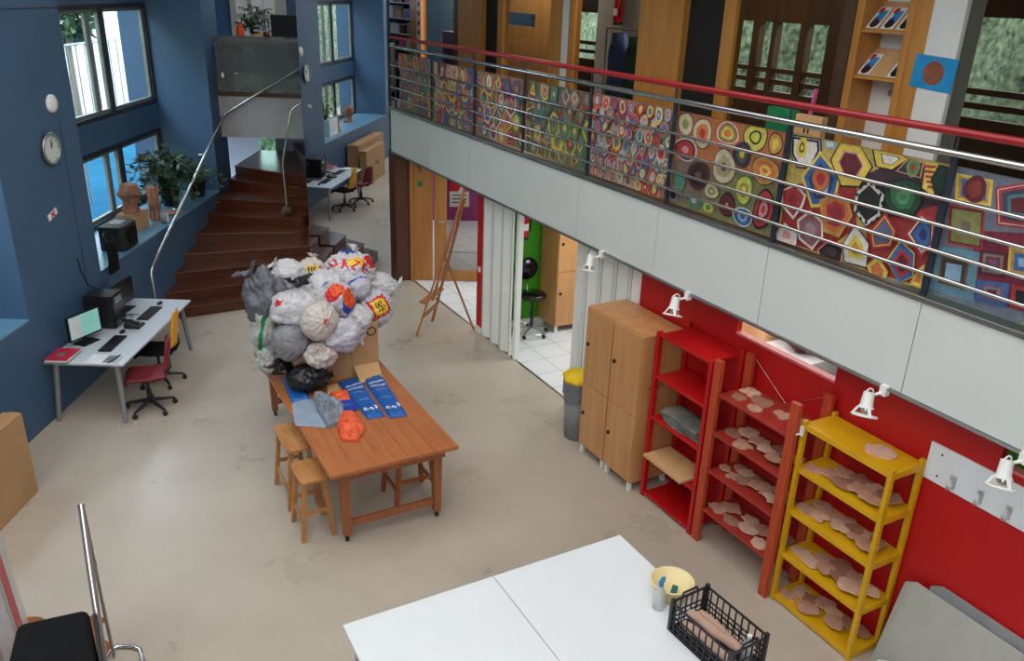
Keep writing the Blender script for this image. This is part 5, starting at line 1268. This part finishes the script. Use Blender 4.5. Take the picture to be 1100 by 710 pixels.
# white folding doors
def folding(ys, amp, label, x=5.17):
    t = thing('folding_door', (x+.03, (ys[0]+ys[-1])/2, 0), label, 'door')
    for i in range(len(ys)-1):
        a = (x+(amp if i % 2 else 0), ys[i]); c = (x+(0 if i % 2 else amp), ys[i+1])
        b = MB(); b.beam((a[0], a[1]-.006, 1.055), (c[0], c[1]+.006, 1.055), .022, 2.07); b.build('door_leaf', 'white_paint', t, bevel=.006)
        if i: MB().cyl((a[0], a[1], .03), (a[0], a[1], 2.08), .008).build('hinge_strip', 'plastic_grey', t)
    h = MB(); h.box(x-.03, x-.005, ys[-1]-.02, ys[-1]+.02, .98, 1.16); h.build('latch', 'plastic_grey', t)
folding([10.12, 10.0, 9.86, 9.72, 9.58, 9.44, 9.30, 9.15], -.055, 'white folding door stacked at the edge of the corridor')
folding([7.54, 7.40, 7.26, 7.12, 6.98, 6.84, 6.70, 6.58, 6.475], -.05, 'white folding door stacked behind the lockers')
t = thing('light_switch', (5.158, 10.21, 1.0), 'small white light switch on the red column', 'switch'); MB().box(5.148, 5.16, 10.175, 10.245, .93, 1.01).build('switch_plate', 'plastic_white', t, bevel=.003); MB().box(5.144, 5.148, 10.19, 10.23, .945, .995).build('rocker', 'plastic_white', t)

# tiled side room
t = thing('tall_stool', (5.83, 9.80, 0), 'black swivel stool with a round back before the green wall', 'stool'); f = loc_frame(t)
b = MB(f); b.tube([(.25*math.cos(a), .25*math.sin(a), .075) for a in [i*math.pi/16 for i in range(32)]], .011, 8, closed=True)
for i in range(5):
    a = i*2*math.pi/5; b.tube([(.02*math.cos(a), .02*math.sin(a), .12), (.25*math.cos(a), .25*math.sin(a), .075)], .013, 8)
b.build('chrome_base', 'steel', t)
for i in range(5):
    a = i*2*math.pi/5; w = MB(f); w.cyl((.25*math.cos(a)-.015, .25*math.sin(a), .028), (.25*math.cos(a)+.015, .25*math.sin(a), .028), .028); w.cyl((.25*math.cos(a), .25*math.sin(a), .03), (.25*math.cos(a), .25*math.sin(a), .07), .01); w.build('caster', 'rubber', t)
b = MB(f); b.cyl((0, 0, .1), (0, 0, .38), .026); b.cyl((0, 0, .38), (0, 0, .58), .015); b.build('column', 'black', t)
b = MB(f); b.lathe([(.001, .57), (.16, .57), (.20, .595), (.205, .625), (.18, .65), (.001, .66)], (0, 0, 0), 28); b.build('seat', 'black_gloss', t)
b = MB(f); b.tube([(.03, .16, .59), (.04, .24, .62), (.03, .23, .74), (.02, .2, .82)], .013, 8); b.build('back_bracket', 'steel', t)
b = MB(lambda x, y, z: f(x, .21-z, .97+y)); b.lathe([(.001, 0), (.15, .0), (.17, .02), (.165, .045), (.001, .055)], (0, 0, 0), 28); b.build('backrest', 'black_gloss', t)
b = MB(f); b.tube([(-.05, -.02, .56), (-.2, -.05, .55), (-.23, -.06, .54)], .007, 6); b.build('lever', 'black', t)
def extinguisher(loc, label, rot=0.0, tag_m='plastic_white'):
    t = thing('fire_extinguisher', loc, label, 'fire extinguisher', rot); f = loc_frame(t)
    b = MB(f); b.lathe([(.001, .0), (.07, 0), (.078, .02), (.078, .36), (.06, .42), (.025, .45), (.025, .47), (.001, .47)], (0, 0, 0), 22); b.build('cylinder', 'ext_red', t)
    b = MB(f); b.lathe([(.079, -.012), (.081, .03), (.079, .035)], (0, 0, 0), 22); b.build('foot_ring', 'black', t)
    b = MB(f); b.cyl((0, 0, .47), (0, 0, .50), .02); b.beam((0, .02, .51), (0, -.13, .53), .02, .012); b.beam((0, .02, .53), (0, -.12, .57), .02, .012); b.build('valve', 'black', t)
    b = MB(f); b.tube([(.03, 0, .49), (.10, -.02, .44), (.10, -.03, .25), (.09, -.03, .10)], .012, 8); b.build('hose', 'black', t)
    b = MB(f); b.grid(lambda s, q: (.0795*math.sin(-.7+1.4*s), -.0795*math.cos(-.7+1.4*s), .13+.10*q), 10, 1); b.build('data_label', tag_m, t)
    MB(f).box(-.03, .03, .07, .084, .20, .30).build('wall_bracket', 'black', t)
    return t
extinguisher((5.80, 10.096, 1.40), 'red fire extinguisher hanging on the green wall')
t = thing('wall_socket_box', (6.3, 10.1, 1.4), 'x', 'socket')
bpy.data.objects.remove(t)
# poster behind the glazed door
t = thing('wall_poster', Dw(1.5, -4.08, 1.3), 'white and red notice poster on the purple wall', 'poster')
def pw(px, py):
    d = ray(px, py); n = Vector((.464, .885, 0)); p0 = Dw(0, -4.08, 0); k = (p0-C0).dot(n)/d.dot(n); return C0+d*k
pA, pB, pC, pD = pw(483, 222), pw(504, 222), pw(504, 190), pw(483, 190)
n_ = Vector((-.464, -.885, 0))
b = MB(); b.plate([pA, pB, pC, pD], n_*.006); b.build('sheet', 'paper', t)
b = MB(); b.plate([pA.lerp(pD, .52)+n_*.007, pB.lerp(pC, .52)+n_*.007, pC.lerp(pB, .03)+n_*.007, pD.lerp(pA, .03)+n_*.007], n_*.002); b.build('red_band', 'print_red', t)
b = MB(); g_ = lambda s, q: pA.lerp(pB, s).lerp(pD.lerp(pC, s), q)+n_*.0095
b.poly([g_(.45, .52), g_(.75, .52), g_(.60, .72)]); 
for k in range(5): b.poly([g_(.1+.14*k, .82), g_(.2+.14*k, .82), g_(.2+.14*k, .92), g_(.1+.14*k, .92)])
b.build('white_mark', 'plastic_white', t)
b = MB()
for k in range(3): b.poly([g_(.14, .13+.12*k), g_(.86, .13+.12*k), g_(.86, .165+.12*k), g_(.14, .165+.12*k)])
b.build('text_lines', 'print_black', t)
# what shows through the strip opening
t = thing('store_cabinet', (6.1, 5.66, 0), 'low white cabinet in the room behind the red wall opening', 'cabinet')
MB().box(5.75, 6.45, 4.72, 6.6, 0, 1.62).build('cabinet_body', 'white_paint', t)
for k, y in enumerate((5.66, 6.6)): MB().box(5.735, 5.75, y-.93, y+.0, .06, 1.58).build('door', 'white_paint', t, bevel=.004)
t = thing('wood_shavings', (6.0, 5.7, 1.62), 'pale heap of crumpled packing paper behind the red wall opening', 'paper heap')
b = MB(); b.grid(lambda s, q: (5.80+.5*s, 5.30+.75*q, 1.622+.44*max(0, math.sin(math.pi*s))**.6*max(0, math.sin(math.pi*q))**.4*(.8+.6*fbm((s*5, q*8, 2), 4))), 24, 50); b.build('crumpled_paper', 'kraft', t)
t = thing('maroon_bag', (6.0, 4.98, 1.62), 'maroon cloth bag behind the red wall opening', 'bag')
b = MB(); b.grid(lambda s, q: (5.98+.2*math.sin(math.pi*q)*math.cos(2*math.pi*s)*(1+.3*fbm((s*3, q*3, 5), 3)), 4.98+.22*math.sin(math.pi*q)*math.sin(2*math.pi*s), 1.86-.235*math.cos(math.pi*q)), 24, 16); b.build('bag_body', 'maroon', t, weld=True)
b = MB(); b.tube([(5.95, 4.84, 1.97), (5.9, 4.78, 2.04), (5.9, 4.74, 1.98), (5.92, 4.76, 1.85)], .02, 8); b.build('strap', 'maroon', t)

# ================================================================== UPSTAIRS: THE GALLERY
LIGHTS = dict(overhead=390, near=205, corr=34, tile=42, store=13, gal=60, land=55, world=9.5, sun=3.0)
GF = 2.86
t = thing('leaflet_rack', (GX+.16, 5.26, GF), 'tall open wooden leaflet rack set in the gallery partition', 'rack')
for y0, y1 in ((4.952, 5.03), (5.49, 5.57)): MB().box(GX, GX+.32, y0, y1, GF, 5.65).build('side_panel', 'gallery_wood', t, bevel=.003)
MB().box(GX+.30, GX+.32, 5.03, 5.49, GF, 5.65).build('back_panel', 'white_paint', t)
for z in (4.10, 4.50, 4.95):
    MB().box(GX+.02, GX+.30, 5.03, 5.49, z-.025, z).build('rack_board', 'gallery_wood', t)
    s = MB(); s.hexa([(GX+.05, 5.032, z+.003), (GX+.05, 5.488, z+.003), (GX+.06, 5.488, z+.003), (GX+.06, 5.032, z+.003)], [(GX+.27, 5.032, z+.24), (GX+.27, 5.488, z+.24), (GX+.28, 5.488, z+.24), (GX+.28, 5.032, z+.24)]); s.build('sloping_rest', 'kraft', t)
def leaflet(y, z, label):
    t = thing('leaflet', (GX+.05, y, z+.02), label, 'leaflet', 0, 'leaflets in the gallery rack')
    o, yv = Vector((GX+.054, y, z+.012)), Vector((.22, 0, .237)).normalized(); fr = face_frame(o, (0, -1, 0), yv)
    MB(fr).box(-.062, .062, 0, .24, 0, .006).build('cover', 'plastic_white', t)
    for k, (x0, x1, y0, y1, m) in enumerate(((-.05, .0, .17, .23, 'print_red'), (-.03, .05, .10, .20, 'poster_blue'), (.0, .05, .06, .12, 'purple'), (-.04, .01, .07, .12, 'print_blue'))): MB(fr).box(x0, x1, y0, y1, .006, .007).build('cover_print', m, t)
    b = MB(fr); b.cyl((0, .05, .006), (0, .05, .0072), .045); b.build('cover_disc', 'print_black', t)
for k, y in enumerate((5.42, 5.26, 5.10)): leaflet(y, 4.50, 'bright printed leaflet on the upper rack, %s' % ('nearest the dark glass on its left', 'the middle one of three', 'the one at its right')[k])
leaflet(5.42, 4.10, 'bright printed leaflet alone at the left of the lower rack'); leaflet(5.10, 4.10, 'bright printed leaflet alone at the right of the lower rack')
t = thing('wall_socket', (GX+.29, 5.22, 3.95), 'white double socket below the leaflet rack', 'socket'); MB().box(GX+.285, GX+.30, 5.13, 5.30, 3.90, 4.01).build('socket_plate', 'plastic_white', t, bevel=.004)
for y in (5.17, 5.26): MB().cyl((GX+.282, y, 3.955), (GX+.286, y, 3.955), .03).build('socket_hole', 'plastic_grey', t)
t = thing('blue_picture', (GX-.01, 4.66, 4.16), 'bright blue picture with a brown disc on the white column', 'picture')
fr = face_frame((GX-.003, 4.665, 4.19), (0, -math.cos(.06), -math.sin(.06)), (0, -math.sin(.06), math.cos(.06)))
MB(fr).box(-.20, .20, -.135, .135, -.001, .004).build('sheet', 'poster_blue', t)
b = MB(fr); b.cyl((0, .0, .004), (0, 0, .006), .098, n=28); b.box(-.004, .004, .09, .13, .004, .006); b.build('brown_disc', 'poster_brown', t)
# things standing at the gallery rail
t = thing('folder_case', (5.6, 5.1, GF), 'tan and green upright folders standing behind the gallery railing', 'folders')
MB().box(5.40, 5.46, 4.70, 4.98, GF, 3.86).build('tan_folder', 'kraft', t); MB().box(5.40, 5.46, 5.0, 5.30, GF, 3.88).build('green_folder', 'print_green', t)
b = MB(); b.box(5.396, 5.40, 4.86, 4.875, 3.72, 3.78); b.box(5.396, 5.40, 4.82, 4.835, 3.72, 3.78); b.build('page_mark', 'ink_dark', t)
t = thing('pink_stick', (5.5, 5.0, GF), 'pink stick poking up behind the tan folder', 'stick'); b = MB(); b.beam((5.48, 5.02, GF), (5.50, 4.90, 4.06), .035, .012); b.build('stick', 'pink', t)
# coats and extinguisher behind the glass
t = thing('coat_stand', (7.0, 9.45, GF), 'coat rail hung with dark coats behind the gallery glass', 'coat rail')
b = MB(); b.tube([(6.95, 8.7, 4.30), (6.95, 10.0, 4.30)], .014); b.tube([(6.95, 10.0, GF), (6.95, 10.0, 4.30)], .014); b.tube([(6.95, 8.9, GF), (6.95, 8.9, 4.30)], .014); b.build('rail', 'grey_metal', t)
def coat(y, w, z1, z0, m, label, seed):
    t = thing('hanging_coat', (6.95, y, z0), label, 'coat')
    def fn(s, q):
        a = 2*math.pi*s; z = z1+(z0-z1)*q; ww = w*(.35+.65*min(1, q/.25))*(1+.15*q)
        return (6.93+.09*math.sin(a)*(1+.2*math.sin(q*9+s*20)), y+ww*math.cos(a)*(1+.1*fbm((s*6, q*4, seed), 3)), z)
    b = MB(); b.grid(fn, 32, 18); b.build('coat_body', m, t)
    b = MB(); b.grid(lambda s, q: (6.90+.09*math.sin(2*math.pi*s), y+w*(.34+.05*q)*math.cos(2*math.pi*s), z1-.02-.16*q-.03*math.cos(2*math.pi*s*2)), 20, 4); b.build('hood', m, t)
    b = MB(); b.tube([(6.93, y, z1-.01), (6.93, y, z1+.03), (6.945, y, z1+.055)], .006, 6); b.build('hanger_hook', 'steel', t)
coat(9.66, .20, 4.25, 3.35, 'coat_blue', 'blue hooded coat hanging behind the gallery glass', 1)
coat(9.28, .17, 4.22, 3.40, 'coat_green', 'dark green coat hanging right of the blue coat', 2)
e_ = at_x(663, 26, 8.11); extinguisher((8.115, e_.y, e_.z), 'red fire extinguisher upstairs behind the gallery glass', -math.pi/2)
# far end of the gallery: shelf, notice, purple box
t = thing('wall_notice', (GX-.01, 15.87, 3.4), 'narrow white notice strip with red lettering at the far gallery end', 'notice')
MB().box(GX-.012, GX-.0, 15.76, 15.97, 3.30, 5.2).build('strip', 'plastic_white', t)
b = MB()
for k in range(7): b.box(GX-.014, GX-.012, 15.80, 15.93, 3.72+.17*k, 3.80+.17*k)
b.box(GX-.014, GX-.012, 15.80, 15.93, 3.42, 3.56); b.build('red_letters', 'print_red', t)
t = thing('open_shelf', (7.0, 16.9, GF), 'white open shelf of odds and ends at the far end of the gallery', 'shelf')
for z in (3.25, 3.55, 3.85, 4.15, 4.45, 4.75): MB().box(6.62, 6.95, 16.36, 18.6, z-.02, z).build('shelf_board', 'white_paint', t)
MB().box(6.95, 6.97, 16.36, 18.6, GF, 5.2).build('back_panel', 'dark_gap', t); MB().box(6.62, 6.95, 16.345, 16.36, GF, 5.2).build('side_panel', 'gallery_wood', t)
cols = ['paper', 'pink', 'black', 'plastic_grey', 'maroon', 'paper', 'print_blue', 'kraft']
nm = {'paper': 'white', 'pink': 'pink', 'black': 'black', 'plastic_grey': 'grey', 'maroon': 'maroon', 'print_blue': 'blue', 'kraft': 'tan'}
where = {3.25: 'lowest visible', 3.55: 'second', 3.85: 'third', 4.15: 'fourth', 4.45: 'fifth'}
rs = random.Random(3)
for zi, z in enumerate((3.55, 3.85, 4.15, 4.45)):
    y = 16.45
    for k in range(3):
        m = cols[(zi*3+k) % 8]; w = rs.uniform(.22, .42); h = rs.uniform(.12, .24)
        t = thing('storage_box', (6.78, y+w/2, z), '%s box on the %s board of the far white shelf, %s' % (nm[m], where[z], ('nearest the notice', 'in the middle', 'farthest from the notice')[k]), 'box')
        MB().box(6.66, 6.90, y, y+w, z+.001, z+h).build('box_body', m, t, bevel=.008); MB().box(6.655, 6.905, y-.004, y+w+.004, z+h-.03, z+h+.004).build('box_lid', m, t, bevel=.004)
        y += w+.12
t = thing('purple_box', (6.9, 14.9, GF), 'tall purple patterned box behind the far gallery glass', 'box'); MB().box(6.72, 7.1, 14.42, 15.02, GF, 3.98).build('box_body', 'purple', t, bevel=.01); MB().box(6.71, 7.11, 14.41, 15.03, 3.94, 4.0).build('box_lid', 'purple', t)
t = thing('desk_fan', (6.9, 14.6, 4.0), 'round chrome desk fan standing on the purple box', 'fan'); b = MB()
for r_ in (.06, .12, .17): b.tube([(6.86, 14.6+r_*math.cos(a), 4.24+r_*math.sin(a)) for a in [i*math.pi/14 for i in range(28)]], .006, 6, closed=True)
for i in range(8): a = i*math.pi/4; b.tube([(6.86, 14.6, 4.24), (6.86, 14.6+.17*math.cos(a), 4.24+.17*math.sin(a))], .004, 5)
b.build('cage', 'steel', t); MB().lathe([(.001, 4.0), (.09, 4.0), (.09, 4.02), (.02, 4.03), (.015, 4.12), (.001, 4.12)], (6.9, 14.6, 0)).build('stand', 'steel', t)
b = MB()
for i in range(4): a = i*math.pi/2+.4; b.plate([(6.88, 14.6+.02*math.cos(a), 4.24+.02*math.sin(a)), (6.88, 14.6+.14*math.cos(a-.25), 4.24+.14*math.sin(a-.25)), (6.87, 14.6+.14*math.cos(a+.35), 4.24+.14*math.sin(a+.35))], (.004, 0, 0))
b.build('blades', 'plastic_grey', t)

# upper landing beyond the stairs
def lan(name, v, u, z, label, cat, rot=0.0): return lthing(name, v, u, z, label, cat, rot)
t = lan('landing_counter', .7, 8.6, 2.86, 'long grey counter on the upper landing behind the glass parapet', 'counter'); f = loc_frame(t)
MB(f).box(-1.0, 2.2, -.25, .25, .84, .88).build('counter_top', 'desk_top', t)
for x in (-.95, 2.15): MB(f).box(x-.02, x+.02, -.24, .24, 0, .84).build('side_panel', 'grey_metal', t)
CZ = 3.74
t = lan('monitor', .92, 8.55, CZ, 'black monitor back on the upper landing counter', 'monitor'); f = loc_frame(t)
MB(f).box(-.29, .29, -.02, .02, .05, .44).build('bezel', 'black', t, bevel=.008); MB(f).box(-.03, .03, -.03, .03, 0, .06).build('stand_neck', 'black', t)
t = lan('orange_bottle', .06, 8.5, CZ, 'orange bottle on the upper landing counter', 'bottle'); f = loc_frame(t); b = MB(f); b.lathe([(.001, 0), (.07, 0), (.075, .16), (.03, .25), (.03, .30), (.001, .30)], (0, 0, 0)); b.build('bottle_body', 'print_orange', t); MB(f).cyl((0, 0, .30), (0, 0, .33), .034).build('cap', 'plastic_white', t)
t = lan('pen_pot', .56, 8.45, CZ, 'dark pot of pens beside the upper landing monitor', 'pen pot'); f = loc_frame(t); b = MB(f); b.lathe([(.001, 0), (.06, 0), (.06, .14), (.055, .14), (.05, .02), (.001, .02)], (0, 0, 0)); b.build('pot', 'maroon', t)
for k in range(4): MB(f).cyl((.02*math.cos(k*1.6), .02*math.sin(k*1.6), .02), (.06*math.cos(k*1.6), .06*math.sin(k*1.6), .34), .008).build('pen', ('black', 'plastic_white', 'print_blue', 'black')[k], t)
t = lan('paper_tray', .42, 8.62, CZ, 'stack of paper trays on the upper landing counter', 'tray'); f = loc_frame(t)
for k in range(4): MB(f).box(-.10, .10, -.14, .14, .07*k, .07*k+.03).build('tray', ('paper', 'plastic_yellow', 'paper', 'plastic_grey')[k], t)
plant('hanging_plant', Lw(.22, 8.9, CZ-.2), 'leafy green plant on the upper landing counter', .34, 20, 21, 'leaf', pot=False, lsize=.09, rise=.6, drop=.3)
t = lan('pinned_sheets', -.02, 10.9, 3.6, 'white sheets pinned on a board at the back of the upper landing', 'notice board'); f = loc_frame(t)
t2 = t; rs = random.Random(11)
MB(f).box(-.9, .3, .22, .25, -.1, 1.5).build('board', 'grey_board', t)
for k in range(7):
    x, z = -.75+.3*(k % 3)+rs.uniform(-.04, .04), .05+.45*(k//3)+rs.uniform(-.03, .03)
    s = MB(f).box(x, x+.24, .212, .22, z, z+.36).build('sheet', 'paper', t); MB(f).box(x+.05, x+.18, .21, .2115, z+.10, z+.13).build('text_line', 'folder_grey', s)
b = MB(Lw); b.box(1.05, 1.85, 11.19, 11.21, 4.3, 5.2)
S(b, 'window_6', glow('window_daylight', (235, 240, 255), 2.0))

# ================================================================== LIGHT
def area(name, loc, sx, sy, energy, rot=(0, 0, 0), c=(1, 1, 1)):
    l = bpy.data.lights.new(name, 'AREA'); l.shape = 'RECTANGLE'; l.size = sx; l.size_y = sy; l.energy = energy; l.color = c
    o = bpy.data.objects.new(name, l); COL.objects.link(o); o.location = loc; o.rotation_euler = rot; return o
area('overhead_fill', (1.0, 4.5, ZT-.05), 7, 9, LIGHTS['overhead'], c=(1, .98, .95))  # unseen lamp under the closed ceiling, added for soft light from above
area('near_fill', (-2, -1.5, ZT-.05), 6, 4, LIGHTS['near'], c=(1, .97, .92))  # unseen lamp added behind the view as fill
area('corridor_fill', (6.6, 11.6, 2.2), 1.4, .6, LIGHTS['corr'])  # unseen lamp added to light the corridor
area('tiled_room_fill', (6.8, 8.6, 2.2), 1.4, .6, LIGHTS['tile'])  # added lamp, never in view, lighting the tiled room
area('store_room_fill', (5.62, 4.9, 2.2), .4, 2.4, LIGHTS['store'])  # unseen lamp added to brighten the sill and what shows above it
area('gallery_store_fill', (7.8, 9.4, 5.6), .8, .8, LIGHTS['gal'], c=(1, .9, .75))  # unseen lamp added so the coats show
area('gallery_ochre_fill', (7.4, 13.6, 5.6), .6, 1.6, LIGHTS['gal']*1.6, c=(1, .9, .75))  # unseen lamp added to lighten the ochre wall
area('gallery_far_fill', (7.9, 16.8, 5.6), 1.0, 3, LIGHTS['gal']*2.0, c=(1, .92, .8))  # unseen lamp added to brighten the far gallery room
area('purple_room_fill', tuple(Dw(1.6, -2.6, 2.2)), 1.0, .6, 40)  # unseen lamp added so the purple wall shows
area('landing_light', tuple(Lw(1.5, 8.8, 6.6)), 1.2, 1.2, LIGHTS['land'])
w = bpy.data.worlds.new('world'); SC.world = w; w.use_nodes = True
bg = w.node_tree.nodes['Background']; bg.inputs['Color'].default_value = (.72, .87, 1, 1); bg.inputs['Strength'].default_value = LIGHTS['world']
sun = bpy.data.lights.new('sun', 'SUN'); sun.energy = LIGHTS['sun']; sun.angle = .02; sun.color = (1, .95, .85)
so = bpy.data.objects.new('sun', sun); COL.objects.link(so)
d = -(Vector((MT.x, MT.y, 0))*1.0)+Vector((0, 0, -1.0))              # shines over the roof onto the building outside
so.rotation_euler = d.to_track_quat('-Z', 'Y').to_euler()

# ================================================================== CAMERA
cam = bpy.data.cameras.new('camera'); co = bpy.data.objects.new('camera', cam); COL.objects.link(co)
cam.sensor_fit = 'HORIZONTAL'; cam.sensor_width = 36; cam.lens = F_PX/1100*36; cam.clip_start = .05; cam.clip_end = 300
m3 = Matrix((CR, CU, -CF)).transposed(); co.matrix_world = Matrix.Translation(C0) @ m3.to_4x4()
SC.camera = co
vs = SC.view_settings
SC.display_settings.display_device = 'sRGB'; vs.view_transform = 'Standard'; vs.look = 'None'; vs.exposure = 0.0; vs.gamma = 1.0; vs.use_curve_mapping = False
SC.cycles.use_denoising = True; SC.cycles.max_bounces = 8; SC.cycles.diffuse_bounces = 4; SC.cycles.glossy_bounces = 4; SC.cycles.transparent_max_bounces = 16
SC.cycles.sample_clamp_indirect = 6
